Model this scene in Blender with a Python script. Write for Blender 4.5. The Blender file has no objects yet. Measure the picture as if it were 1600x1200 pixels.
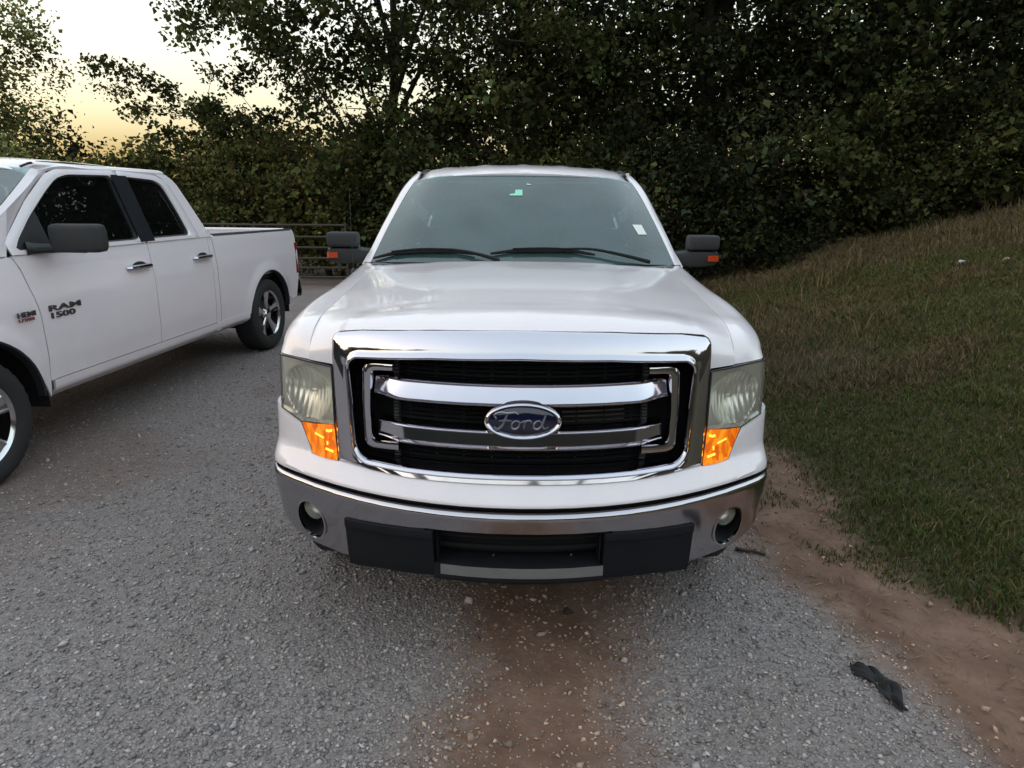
import bpy, bmesh, math, random
import numpy as np
from math import radians, sin, cos, pi, sqrt
from mathutils import Vector, Matrix, Euler

# ---------------------------------------------------------------- camera, sky, sun, exposure
SC = bpy.context.scene
COL = SC.collection
RNG = np.random.default_rng(11)
random.seed(5)

cam_d = bpy.data.cameras.new('camera')
cam = bpy.data.objects.new('camera', cam_d)
COL.objects.link(cam)
cam_d.sensor_width = 36.0
cam_d.lens = 985.0 / 1600.0 * 36.0
cam_d.clip_start = 0.05
cam_d.clip_end = 3000.0
cam.location = (0.0, -1.92, 1.685)
cam.rotation_euler = (Matrix.Rotation(0.014, 3, 'Z') @ Matrix.Rotation(radians(90) - 0.282, 3, 'X')
                      @ Matrix.Rotation(radians(0.5), 3, 'Z')).to_euler()
SC.camera = cam

SUN_AZ = radians(-95.0)      # from +Y towards +X; the low sun stands off to the left, out of the picture
SUN_EL = radians(4.0)
world = bpy.data.worlds.new('World')
SC.world = world
world.use_nodes = True
wn = world.node_tree.nodes
wl = world.node_tree.links
bgn = wn['Background']
sky = wn.new('ShaderNodeTexSky')
sky.sky_type = 'NISHITA'
sky.sun_disc = False
sky.sun_elevation = SUN_EL
sky.sun_rotation = SUN_AZ
sky.altitude = 200.0
sky.air_density = 1.6
sky.dust_density = 9.0
sky.ozone_density = 1.7
evening = wn.new('ShaderNodeGamma')          # gamma compresses the sky's contrast over the whole dome
evening.inputs['Gamma'].default_value = 0.42
wl.new(sky.outputs['Color'], evening.inputs['Color'])
wl.new(evening.outputs['Color'], bgn.inputs['Color'])
bgn.inputs['Strength'].default_value = 0.15

sun_d = bpy.data.lights.new('sun', 'SUN')
sun_d.energy = 0.2
sun_d.angle = radians(20.0)
sun_d.color = (1.0, 0.80, 0.62)
sun = bpy.data.objects.new('sun', sun_d)
COL.objects.link(sun)
sdir = Vector((sin(SUN_AZ) * cos(SUN_EL), cos(SUN_AZ) * cos(SUN_EL), sin(SUN_EL)))
sun.rotation_euler = (-sdir).to_track_quat('-Z', 'Y').to_euler()
sun.location = (-20, 25, 12)

SC.cycles.max_bounces = 7
SC.cycles.diffuse_bounces = 3
SC.cycles.glossy_bounces = 4
SC.cycles.transparent_max_bounces = 8
SC.view_settings.view_transform = 'Standard'
SC.view_settings.look = 'None'
SC.view_settings.gamma = 1.0
SC.view_settings.exposure = 3.33
SC.view_settings.use_curve_mapping = False

# ---------------------------------------------------------------- materials
def new_mat(name):
    m = bpy.data.materials.new(name)
    m.use_nodes = True
    return m, m.node_tree.nodes, m.node_tree.links

def setv(node, **kw):
    for k, v in kw.items():
        k = k.replace('_', ' ')
        if k in node.inputs:
            node.inputs[k].default_value = v

def rgba(c):
    return (c[0], c[1], c[2], 1.0)

def simple(name, col, rough=0.5, metal=0.0, var=0.12, scale=20.0, bump=0.0, bscale=60.0, coat=0.0, rvar=0.1, spec=0.5):
    """A Principled surface with gentle noise in colour and gloss and optional fine relief."""
    m, n, l = new_mat(name)
    b = n['Principled BSDF']
    setv(b, Metallic=metal, Roughness=rough, Coat_Weight=coat, Coat_Roughness=0.04, Specular_IOR_Level=spec)
    tc = n.new('ShaderNodeTexCoord')
    ns = n.new('ShaderNodeTexNoise')
    ns.inputs['Scale'].default_value = scale
    ns.inputs['Detail'].default_value = 5
    l.new(tc.outputs['Object'], ns.inputs['Vector'])
    mx = n.new('ShaderNodeMix'); mx.data_type = 'RGBA'
    mx.inputs[6].default_value = rgba([c * (1 - var) for c in col])
    mx.inputs[7].default_value = rgba([min(1, c * (1 + var)) for c in col])
    l.new(ns.outputs['Fac'], mx.inputs[0])
    l.new(mx.outputs[2], b.inputs['Base Color'])
    mr = n.new('ShaderNodeMapRange')
    mr.inputs['To Min'].default_value = max(0.01, rough * (1 - rvar)); mr.inputs['To Max'].default_value = min(1, rough * (1 + rvar))
    l.new(ns.outputs['Fac'], mr.inputs['Value'])
    l.new(mr.outputs['Result'], b.inputs['Roughness'])
    if bump > 0:
        n2 = n.new('ShaderNodeTexNoise'); n2.inputs['Scale'].default_value = bscale; n2.inputs['Detail'].default_value = 4
        l.new(tc.outputs['Object'], n2.inputs['Vector'])
        bp = n.new('ShaderNodeBump'); bp.inputs['Strength'].default_value = bump; bp.inputs['Distance'].default_value = 0.004
        l.new(n2.outputs['Fac'], bp.inputs['Height']); l.new(bp.outputs['Normal'], b.inputs['Normal'])
    return m

def paint_mat():
    """White car paint, clear coat, with a thin uneven film of road dust."""
    m, n, l = new_mat('white_paint')
    b = n['Principled BSDF']
    setv(b, Roughness=0.35, Coat_Weight=1.0, Coat_Roughness=0.03)
    tc = n.new('ShaderNodeTexCoord')
    n1 = n.new('ShaderNodeTexNoise'); n1.inputs['Scale'].default_value = 3.0; n1.inputs['Detail'].default_value = 8; n1.inputs['Roughness'].default_value = 0.65
    n2 = n.new('ShaderNodeTexNoise'); n2.inputs['Scale'].default_value = 140.0; n2.inputs['Detail'].default_value = 3
    l.new(tc.outputs['Object'], n1.inputs['Vector']); l.new(tc.outputs['Object'], n2.inputs['Vector'])
    sep = n.new('ShaderNodeSeparateXYZ'); l.new(tc.outputs['Object'], sep.inputs[0])
    hz = n.new('ShaderNodeMapRange')
    for k, v in (('From Min', 0.35), ('From Max', 1.0), ('To Min', 0.30), ('To Max', 0.0)): hz.inputs[k].default_value = v
    l.new(sep.outputs['Z'], hz.inputs['Value'])
    dust = n.new('ShaderNodeMath'); dust.operation = 'MULTIPLY'; l.new(n1.outputs['Fac'], dust.inputs[0]); l.new(n2.outputs['Fac'], dust.inputs[1])
    d2 = n.new('ShaderNodeMath'); d2.operation = 'MULTIPLY_ADD'; l.new(n1.outputs['Fac'], d2.inputs[0]); l.new(hz.outputs['Result'], d2.inputs[1])
    d3 = n.new('ShaderNodeMath'); d3.operation = 'MULTIPLY'; l.new(dust.outputs[0], d3.inputs[0]); d3.inputs[1].default_value = 0.28
    l.new(d3.outputs[0], d2.inputs[2])
    mx = n.new('ShaderNodeMix'); mx.data_type = 'RGBA'
    mx.inputs[6].default_value = (0.86, 0.80, 0.838, 1); mx.inputs[7].default_value = (0.44, 0.37, 0.33, 1)
    l.new(d2.outputs[0], mx.inputs[0]); l.new(mx.outputs[2], b.inputs['Base Color'])
    cr = n.new('ShaderNodeMapRange'); cr.inputs['To Min'].default_value = 0.02; cr.inputs['To Max'].default_value = 0.22
    l.new(n1.outputs['Fac'], cr.inputs['Value']); cr.inputs['From Min'].default_value = 0.35; cr.inputs['From Max'].default_value = 0.8
    l.new(cr.outputs['Result'], b.inputs['Coat Roughness'])
    return m

def glass_mat(name, tint, see, haze, hazecol, ior=1.55, rough=0.02):
    """Pane: a tinted see-through layer, a diffuse film (dust, painted sheen) and a Fresnel reflection."""
    m, n, l = new_mat(name)
    n.remove(n['Principled BSDF'])
    out = n['Material Output']
    tr = n.new('ShaderNodeBsdfTransparent'); tr.inputs['Color'].default_value = rgba([t * see for t in tint])
    df = n.new('ShaderNodeBsdfDiffuse'); df.inputs['Color'].default_value = rgba(hazecol)
    gl = n.new('ShaderNodeBsdfGlossy'); gl.inputs['Roughness'].default_value = rough; gl.inputs['Color'].default_value = (1, 1, 1, 1)
    tc = n.new('ShaderNodeTexCoord'); ns = n.new('ShaderNodeTexNoise'); ns.inputs['Scale'].default_value = 2.5; ns.inputs['Detail'].default_value = 6
    l.new(tc.outputs['Object'], ns.inputs['Vector'])
    mr = n.new('ShaderNodeMapRange'); mr.inputs['From Min'].default_value = 0.3; mr.inputs['From Max'].default_value = 0.7
    mr.inputs['To Min'].default_value = haze * 0.6; mr.inputs['To Max'].default_value = haze * 1.3
    l.new(ns.outputs['Fac'], mr.inputs['Value'])
    m1 = n.new('ShaderNodeMixShader'); l.new(mr.outputs['Result'], m1.inputs[0]); l.new(tr.outputs[0], m1.inputs[1]); l.new(df.outputs[0], m1.inputs[2])
    fr = n.new('ShaderNodeFresnel'); fr.inputs['IOR'].default_value = ior
    m2 = n.new('ShaderNodeMixShader'); l.new(fr.outputs[0], m2.inputs[0]); l.new(m1.outputs[0], m2.inputs[1]); l.new(gl.outputs[0], m2.inputs[2])
    l.new(m2.outputs[0], out.inputs['Surface'])
    return m

def emit_mat(name, base, col, strength, rough=0.2):
    m, n, l = new_mat(name)
    b = n['Principled BSDF']
    setv(b, Base_Color=rgba(base), Roughness=rough, Emission_Color=rgba(col), Emission_Strength=strength)
    return m

def attr_mat(name, rough=0.8, transl=0.0, spec=0.3, bump=0.0, bscale=200):
    """Colour comes from each piece's own stored colour, with a fine noise over it."""
    m, n, l = new_mat(name)
    b = n['Principled BSDF']
    setv(b, Roughness=rough, Specular_IOR_Level=spec)
    at = n.new('ShaderNodeAttribute'); at.attribute_name = 'piece_colour'
    l.new(at.outputs['Color'], b.inputs['Base Color'])
    if bump > 0:
        tc = n.new('ShaderNodeTexCoord'); ns = n.new('ShaderNodeTexNoise'); ns.inputs['Scale'].default_value = bscale
        l.new(tc.outputs['Object'], ns.inputs['Vector'])
        bp = n.new('ShaderNodeBump'); bp.inputs['Strength'].default_value = bump; bp.inputs['Distance'].default_value = 0.003
        l.new(ns.outputs['Fac'], bp.inputs['Height']); l.new(bp.outputs['Normal'], b.inputs['Normal'])
    if transl > 0:
        out = n['Material Output']
        tl = n.new('ShaderNodeBsdfTranslucent'); l.new(at.outputs['Color'], tl.inputs['Color'])
        mx = n.new('ShaderNodeMixShader'); mx.inputs[0].default_value = transl
        l.new(b.outputs[0], mx.inputs[1]); l.new(tl.outputs[0], mx.inputs[2]); l.new(mx.outputs[0], out.inputs['Surface'])
    return m

M = {}
M['paint'] = paint_mat()
M['bumper_chrome'] = simple('bumper_chrome', (0.52, 0.50, 0.53), 0.13, 1.0, 0.05, 9, rvar=0.4)
M['chrome'] = simple('chrome', (0.64, 0.62, 0.67), 0.08, 1.0, 0.03, 9, rvar=0.6)
M['dull_chrome'] = simple('dull_chrome', (0.62, 0.62, 0.64), 0.16, 1.0, 0.08, 14, rvar=0.4)
M['black'] = simple('black_plastic', (0.018, 0.019, 0.021), 0.5, 0, 0.2, 30, bump=0.25, bscale=300)
M['valance'] = simple('valance_plastic', (0.011, 0.012, 0.015), 0.62, 0, 0.3, 12, bump=0.2, bscale=400, spec=.18)
M['grey'] = simple('grey_plastic', (0.040, 0.040, 0.042), 0.6, 0, 0.15, 25, bump=0.3, bscale=350, spec=.25)
M['strip'] = simple('lit_strip_grey', (0.16, 0.15, 0.15), 0.6, 0, 0.2, 25, bump=0.2)  # lighter grey paints in light reflected by the tilted valance shelf
M['pit'] = simple('matte_dark', (0.008, 0.008, 0.009), 0.9, 0, 0.2, 20)
M['condenser'] = simple('condenser_metal', (0.20, 0.17, 0.13), 0.5, 0.5, 0.3, 60)
M['rubber'] = simple('tyre_rubber', (0.022, 0.022, 0.023), 0.75, 0, 0.25, 18, bump=0.3, bscale=120)
M['rim'] = simple('polished_alloy', (0.66, 0.66, 0.68), 0.14, 1.0, 0.06, 18, rvar=0.5)
M['rim_dark'] = simple('brake_metal', (0.06, 0.055, 0.05), 0.6, 0.6, 0.3, 25)
M['blue'] = simple('emblem_blue', (0.006, 0.008, 0.030), 0.12, 0, 0.1, 20, coat=1.0)
M['reflector'] = simple('reflector_metal', (0.90, 0.89, 0.85), 0.30, 1.0, 0.06, 30)
M['headlens'] = glass_mat('headlight_lens', (1, 1, .95), 0.94, 0.17, (0.74, 0.71, 0.63), 1.45, 0.08)
M['foglens'] = glass_mat('fog_lens', (1, 1, .97), 0.85, 0.30, (0.60, 0.58, 0.50), 1.5, 0.06)
def amber_mat():
    m, n, l = new_mat('lit_amber_lens')
    b = n['Principled BSDF']; setv(b, Base_Color=(.6, .12, .01, 1), Roughness=.12)
    tc = n.new('ShaderNodeTexCoord'); mp = n.new('ShaderNodeMapping'); mp.inputs['Scale'].default_value = (1, 1, .45); l.new(tc.outputs['Object'], mp.inputs['Vector'])
    v = n.new('ShaderNodeTexVoronoi'); v.inputs['Scale'].default_value = 55; l.new(mp.outputs[0], v.inputs['Vector'])
    ns = n.new('ShaderNodeTexNoise'); ns.inputs['Scale'].default_value = 30; l.new(tc.outputs['Object'], ns.inputs['Vector'])
    ad = n.new('ShaderNodeMath'); ad.operation = 'MULTIPLY'; sc_ = n.new('ShaderNodeSeparateColor'); l.new(v.outputs['Color'], sc_.inputs[0]); l.new(sc_.outputs[0], ad.inputs[0]); l.new(ns.outputs['Fac'], ad.inputs[1])
    r = n.new('ShaderNodeValToRGB'); e = r.color_ramp.elements; e[0].position = .05; e[0].color = (.45, .055, .0, 1); e[1].position = .5; e[1].color = (1, .33, .015, 1)
    l.new(ad.outputs[0], r.inputs[0]); l.new(r.outputs[0], b.inputs['Emission Color']); b.inputs['Emission Strength'].default_value = .085
    return m
M['amber'] = amber_mat()
M['amber_hot'] = emit_mat('amber_hot_spot', (1.0, 0.6, 0.1), (1.0, 0.50, 0.03), 0.2)
M['amber_glow'] = emit_mat('amber_marker_glow', (0.42, 0.05, 0.015), (1.0, 0.10, 0.02), 0.003)  # unlit mirror reflector; faint emission paints in its glow
M['red'] = simple('red_lens', (0.30, 0.012, 0.012), 0.15, 0, 0.1, 20, coat=1.0)
M['windshield'] = glass_mat('windshield_glass', (0.55, 0.78, 0.76), 0.85, 0.15, (0.24, 0.44, 0.45), 1.75, 0.03)  # teal film colour paints sky sheen on the glass besides dust
M['tint'] = glass_mat('tinted_glass', (0.16, 0.17, 0.18), 0.6, 0.012, (0.3, 0.3, 0.3), 1.5, 0.01)
M['dash'] = simple('dashboard_grey', (0.13, 0.13, 0.125), 0.8, 0, 0.15, 20, bump=0.2)
M['seat'] = simple('seat_cloth', (0.15, 0.145, 0.14), 0.95, 0, 0.2, 60, bump=0.3)
M['sticker_green'] = simple('green_sticker', (0.28, 0.72, 0.52), 0.5, 0, 0.25, 60)
M['sticker_white'] = simple('white_sticker', (0.75, 0.78, 0.74), 0.6, 0, 0.05, 40)
M['script'] = simple('script_metal', (0.30, 0.31, 0.36), 0.4, 1.0, 0.08, 14)
M['letter_dark'] = simple('letter_dark', (0.10, 0.09, 0.09), 0.3, 0.7, 0.1, 40)
M['letter_red'] = simple('letter_red', (0.30, 0.05, 0.04), 0.35, 0.2, 0.1, 40)
M['gate'] = simple('galvanised_gate', (0.060, 0.048, 0.036), 0.8, 0.0, 0.3, 30)
M['bark'] = simple('bark', (0.032, 0.026, 0.021), 0.95, 0, 0.5, 14, bump=0.9, bscale=45)
M['leaf'] = attr_mat('leaf', 0.8, 0.22, 0.10)
M['stone'] = attr_mat('gravel_stone', 0.85, 0, 0.3, 0.4, 300)
M['blade'] = attr_mat('grass_blade', 0.75, 0.2, 0.2)

# ---------------------------------------------------------------- mesh helpers
def new_obj(name, me, mat=None, parent=None):
    o = bpy.data.objects.new(name, me)
    COL.objects.link(o)
    if mat is not None:
        me.materials.append(M[mat] if isinstance(mat, str) else mat)
    if parent is not None:
        o.parent = parent
    return o

def fin(me, smooth=True, sharp=35):
    me.validate()
    if smooth:
        me.polygons.foreach_set('use_smooth', [True] * len(me.polygons))
        me.set_sharp_from_angle(angle=radians(sharp))
    me.update()
    return me

def thicken(bm, t):
    """Give an open sheet a thickness towards the middle of its thing."""
    cy = sum(v.co.y for v in bm.verts) / len(bm.verts)
    sgn = sum(f.normal.dot(f.calc_center_median() - Vector((0, cy, .8))) * f.calc_area() for f in bm.faces)
    if sgn < 0: bmesh.ops.reverse_faces(bm, faces=bm.faces)
    bm.normal_update()
    old = list(bm.faces); rim = [e for e in bm.edges if e.is_boundary]
    new = {v: bm.verts.new(v.co - v.normal * t) for v in list(bm.verts)}
    loops = [(l.vert, l.link_loop_next.vert) for e in rim for l in e.link_loops]
    for f in old:
        try: bm.faces.new([new[v] for v in reversed(f.verts)])
        except ValueError: pass
    for a, b in loops:
        try: bm.faces.new((b, a, new[a], new[b]))
        except ValueError: pass
    bm.normal_update()

def mk(name, V, F, mat, parent=None, smooth=True, sharp=35, solid=None):
    me = bpy.data.meshes.new(name)
    me.from_pydata([tuple(map(float, v)) for v in V], [], [tuple(f) for f in F])
    bm = bmesh.new(); bm.from_mesh(me)
    bmesh.ops.remove_doubles(bm, verts=bm.verts, dist=1e-5)
    bmesh.ops.recalc_face_normals(bm, faces=bm.faces)
    if solid: thicken(bm, solid)
    bm.to_mesh(me); bm.free()
    fin(me, smooth, sharp)
    o = new_obj(name, me, mat, parent)
    return o

def empty(name, loc=(0, 0, 0), rz=0.0):
    o = bpy.data.objects.new(name, None)
    COL.objects.link(o)
    o.empty_display_size = 0.2
    o.location = loc
    o.rotation_euler = (0, 0, rz)
    return o

def tag(o, label=None, cat=None, group=None, kind=None):
    if label: o['label'] = label
    if cat: o['category'] = cat
    if group: o['group'] = group
    if kind: o['kind'] = kind
    return o

class MB:
    """Collects vertices and faces of one mesh."""
    def __init__(s): s.V = []; s.F = []
    def grid(s, P, cu=False, cv=False):
        nu, nv = len(P), len(P[0]); b = len(s.V)
        for r in P: s.V += [tuple(p) for p in r]
        for i in range(nu if cu else nu - 1):
            for j in range(nv if cv else nv - 1):
                a = b + i * nv + j; c = b + i * nv + (j + 1) % nv
                d = b + ((i + 1) % nu) * nv + (j + 1) % nv; e = b + ((i + 1) % nu) * nv + j
                s.F.append((a, c, d, e))
        return s
    def poly(s, pts):
        b = len(s.V); s.V += [tuple(p) for p in pts]; s.F.append(tuple(range(b, b + len(pts)))); return s
    def tube(s, pts, r, n=8, cap=True):
        pts = [Vector(p) for p in pts]
        rs = r if hasattr(r, '__len__') else [r] * len(pts)
        rings = []
        ref = None
        for i, p in enumerate(pts):
            t = (pts[min(i + 1, len(pts) - 1)] - pts[max(i - 1, 0)]).normalized()
            if ref is None:
                ref = Vector((0, 0, 1)) if abs(t.z) < .9 else Vector((1, 0, 0))
            a = (ref - t * ref.dot(t)).normalized(); ref = a
            b_ = t.cross(a)
            rings.append([p + (a * cos(2 * pi * k / n) + b_ * sin(2 * pi * k / n)) * rs[i] for k in range(n)])
        s.grid(rings, cv=True)
        if cap:
            s.poly(rings[0][::-1]); s.poly(rings[-1])
        return s
    def box(s, c, d, rot=None):
        c = Vector(c); hx, hy, hz = [q / 2 for q in d]
        pts = [Vector((x, y, z)) for z in (-hz, hz) for (x, y) in ((-hx, -hy), (hx, -hy), (hx, hy), (-hx, hy))]
        if rot is not None: pts = [rot @ p for p in pts]
        b = len(s.V); s.V += [tuple(p + c) for p in pts]
        for f in ((0, 3, 2, 1), (4, 5, 6, 7), (0, 1, 5, 4), (1, 2, 6, 5), (2, 3, 7, 6), (3, 0, 4, 7)):
            s.F.append(tuple(b + i for i in f))
        return s
    def lathe(s, prof, c, axis='x', n=40, closed=False):
        """prof: list of (radius, along)"""
        rings = []
        for (r, h) in prof:
            ring = []
            for k in range(n):
                a = 2 * pi * k / n
                if axis == 'x': ring.append((c[0] + h, c[1] + r * cos(a), c[2] + r * sin(a)))
                elif axis == 'y': ring.append((c[0] + r * cos(a), c[1] + h, c[2] + r * sin(a)))
                else: ring.append((c[0] + r * cos(a), c[1] + r * sin(a), c[2] + h))
            rings.append(ring)
        s.grid(rings, cv=True, cu=closed)
        return s
    def build(s, name, mat, parent=None, smooth=True, sharp=35, solid=None, bevel=0):
        o = mk(name, s.V, s.F, mat, parent, smooth, sharp, solid)
        if bevel:
            md = o.modifiers.new('bevel', 'BEVEL'); md.width = bevel; md.segments = 2; md.limit_method = 'ANGLE'; md.angle_limit = radians(40)
        return o

def cr(pts, n):
    """Catmull-Rom through pts, n samples (chord-length parametrised)."""
    P = np.array(pts, float)
    d = np.r_[0, np.cumsum(np.maximum(1e-6, np.linalg.norm(np.diff(P, axis=0), axis=1)))]
    t = np.linspace(0, d[-1], n)
    m = np.zeros_like(P)
    h = np.diff(d)[:, None]; s = np.diff(P, axis=0) / h
    m[0] = s[0]; m[-1] = s[-1]
    if len(P) > 2: m[1:-1] = (s[:-1] * h[1:] + s[1:] * h[:-1]) / (h[1:] + h[:-1])
    i = np.clip(np.searchsorted(d, t, side='right') - 1, 0, len(P) - 2)
    hh = h[i]; u = ((t - d[i])[:, None]) / hh
    return ((2*u**3 - 3*u**2 + 1) * P[i] + (u**3 - 2*u**2 + u) * hh * m[i] + (-2*u**3 + 3*u**2) * P[i+1] + (u**3 - u**2) * hh * m[i+1])

def lin(pts, n):
    """Even samples along a polyline."""
    P = np.array(pts, float)
    d = np.r_[0, np.cumsum(np.linalg.norm(np.diff(P, axis=0), axis=1))]
    t = np.linspace(0, d[-1], n)
    return np.stack([np.interp(t, d, P[:, k]) for k in range(P.shape[1])], 1)

def surf(rows, nu, nv):
    """Smooth surface through a table of points rows[i][j]."""
    A = [cr(r, nv) for r in rows]
    return [cr([A[i][j] for i in range(len(rows))], nu) for j in range(nv)]

def coons(b, t, l, r):
    """b,t: n points left->right ; l,r: m points bottom->top ; returns m x n"""
    b, t, l, r = map(np.array, (b, t, l, r)); n, m = len(b), len(l)
    u = np.linspace(0, 1, n)[None, :, None]; v = np.linspace(0, 1, m)[:, None, None]
    return ((1-v)*b[None] + v*t[None] + (1-u)*l[:, None] + u*r[:, None]
            - ((1-u)*(1-v)*b[0] + u*(1-v)*b[-1] + (1-u)*v*t[0] + u*v*t[-1]))

def pw(xs, ys):
    xs = np.array(xs, float); ys = np.array(ys, float)
    return lambda x: float(np.interp(x, xs, ys))

def np_mesh(name, V, F, mat, colours=None, smooth=False, parent=None):
    """Fast mesh from arrays; F is (n,3) or (n,4); colours per vertex (n,3)."""
    V = np.asarray(V, np.float32); F = np.asarray(F, np.int32)
    me = bpy.data.meshes.new(name)
    k = F.shape[1]
    me.vertices.add(len(V)); me.vertices.foreach_set('co', V.ravel())
    me.loops.add(F.size); me.loops.foreach_set('vertex_index', F.ravel())
    me.polygons.add(len(F)); me.polygons.foreach_set('loop_start', np.arange(0, F.size, k, dtype=np.int32))
    if colours is not None:
        a = me.color_attributes.new('piece_colour', 'FLOAT_COLOR', 'POINT')
        a.data.foreach_set('color', np.c_[colours, np.ones(len(colours))].astype(np.float32).ravel())
    me.update(calc_edges=True)
    if smooth: me.polygons.foreach_set('use_smooth', [True] * len(me.polygons))
    return new_obj(name, me, mat, parent)

def text_obj(name, body, size, mat, mtx, parent, extrude=0.004, sx=1.0, shear=0.0, bold=0.0):
    cu = bpy.data.curves.new(name, 'FONT'); cu.body = body; cu.size = size; cu.extrude = extrude
    cu.align_x = 'LEFT'; cu.shear = shear; cu.offset = bold
    t = bpy.data.objects.new(name + '_tmp', cu); COL.objects.link(t)
    dg = bpy.context.evaluated_depsgraph_get()
    me = bpy.data.meshes.new_from_object(t.evaluated_get(dg))
    bpy.data.objects.remove(t); bpy.data.curves.remove(cu)
    me.name = name
    me.transform(mtx @ Matrix.Diagonal((sx, 1, 1, 1)))
    me.materials.clear()
    return new_obj(name, me, mat, parent)
# ---------------------------------------------------------------- ground: gravel drive, clay, grassy bank
def sstep(a, b, x):
    t = np.clip((x - a) / (b - a), 0, 1); return t * t * (3 - 2 * t)

_W = [(RNG.uniform(0, 2 * pi), RNG.uniform(0, 2 * pi), f) for f in (0.35, 0.8, 1.7, 3.1, 5.3) for _ in range(3)]
def wob(x, y, lo=0):
    s = 0
    for (a, p, f) in _W[lo:]:
        s = s + np.sin((x * cos(a) + y * sin(a)) * f * 1.9 + p) / f ** 0.9
    return s * 0.25

def bank_foot(y):
    return np.interp(y, [-6, -0.6, 0.3, 0.9, 2.0, 5.0, 9.5, 14, 40], [2.9, 2.5, 2.15, 1.75, 1.75, 2.25, 2.95, 3.4, 5.0])

def gz(x, y):
    x = np.asarray(x, float); y = np.asarray(y, float)
    e = x - bank_foot(y) - 0.12 * wob(x * 0.6, y * 0.6, 3)
    sl = 0.14 + 0.21 * sstep(0.0, 4.0, y) - 0.12 * sstep(-2, -12, y)
    up = np.where(e > 0, e * e / (e + 0.5), 0.0) * sl
    up = 3.0 * np.tanh(up / 3.0)
    far = sstep(60, 25, np.hypot(x, y))
    amp = 0.004 + 0.035 * sstep(0.2, 1.5, e)
    return up * far + wob(x * 2.2, y * 2.2, 3) * amp - 0.004

def zones(x, y):
    """(clay, turf) weights of the surface at a place"""
    w1 = wob(x * 1.3 + 4, y * 1.3, 3); w2 = wob(x * 3.1, y * 3.1 + 7, 6)
    edge = np.interp(y, [-3, -0.4, -0.1, 0.3, 0.75, 1.1, 2.5, 6, 10, 20], [1.75, 1.55, 1.45, 1.32, 1.16, 1.12, 1.35, 1.9, 2.4, 3.0])
    turf_e = np.interp(y, [-3, -0.6, 0.25, 0.55, 0.85, 2.0, 5, 10, 20], [3.2, 2.85, 2.22, 1.95, 1.64, 1.66, 2.1, 2.9, 4])
    turf = sstep(-0.22, 0.34, x - turf_e + 0.22 * w1 + 0.16 * w2)
    clay = sstep(-0.22, 0.22, x - edge + 0.12 * w1 + 0.12 * w2) * (1 - .35 * sstep(.2, .7, w2))
    px = np.interp(y, [-3, -0.4, -0.05, 0.3, 0.6, 3], [0.03, 0.05, 0.12, 0.12, 0.08, 0.05])
    hw = np.interp(y, [-3, -1.2, -0.4, -0.05, 0.3, 0.7, 1.6, 6], [0.0, 0.15, 0.26, 0.32, 0.36, 0.42, 0.45, 0.4])
    patch = sstep(0.26, -0.22, np.abs(x - px) - hw + 0.12 * w1 + 0.08 * w2) * 0.86
    back = sstep(9.0, 11.5, y + 0.6 * w1) * 0.5
    clay = np.maximum(np.maximum(clay, patch), back)
    w3 = wob(x * 0.9 + 9, y * 0.9 - 3, 3)
    clay = np.maximum(clay, np.clip(.20 * sstep(.2, 1.6, y) + .24 * sstep(0.15, 0.75, w3 + 0.3 * w2) * sstep(-.2, .6, y + .3 * w1), 0, .55) * (x < edge))
    return clay, turf

def axis_pts(lo, hi, step, far):
    a = list(np.arange(lo, hi + 1e-6, step)); s = step; p = hi; r = []
    while p < far: s *= 1.35; p += s; r.append(p)
    s = step; p = lo; l = []
    while p > -far: s *= 1.35; p -= s; l.append(p)
    return np.array(l[::-1] + a + r)
gx = axis_pts(-6, 10, 0.06, 900); gy = axis_pts(-2.2, 13.0, 0.06, 900)
GX, GY = np.meshgrid(gx, gy)
GZ = gz(GX, GY)
nx, ny = len(gx), len(gy)
ii, jj = np.meshgrid(np.arange(nx - 1), np.arange(ny - 1))
a0 = (jj * nx + ii).ravel()
GF = np.stack([a0, a0 + 1, a0 + nx + 1, a0 + nx], 1)

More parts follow.
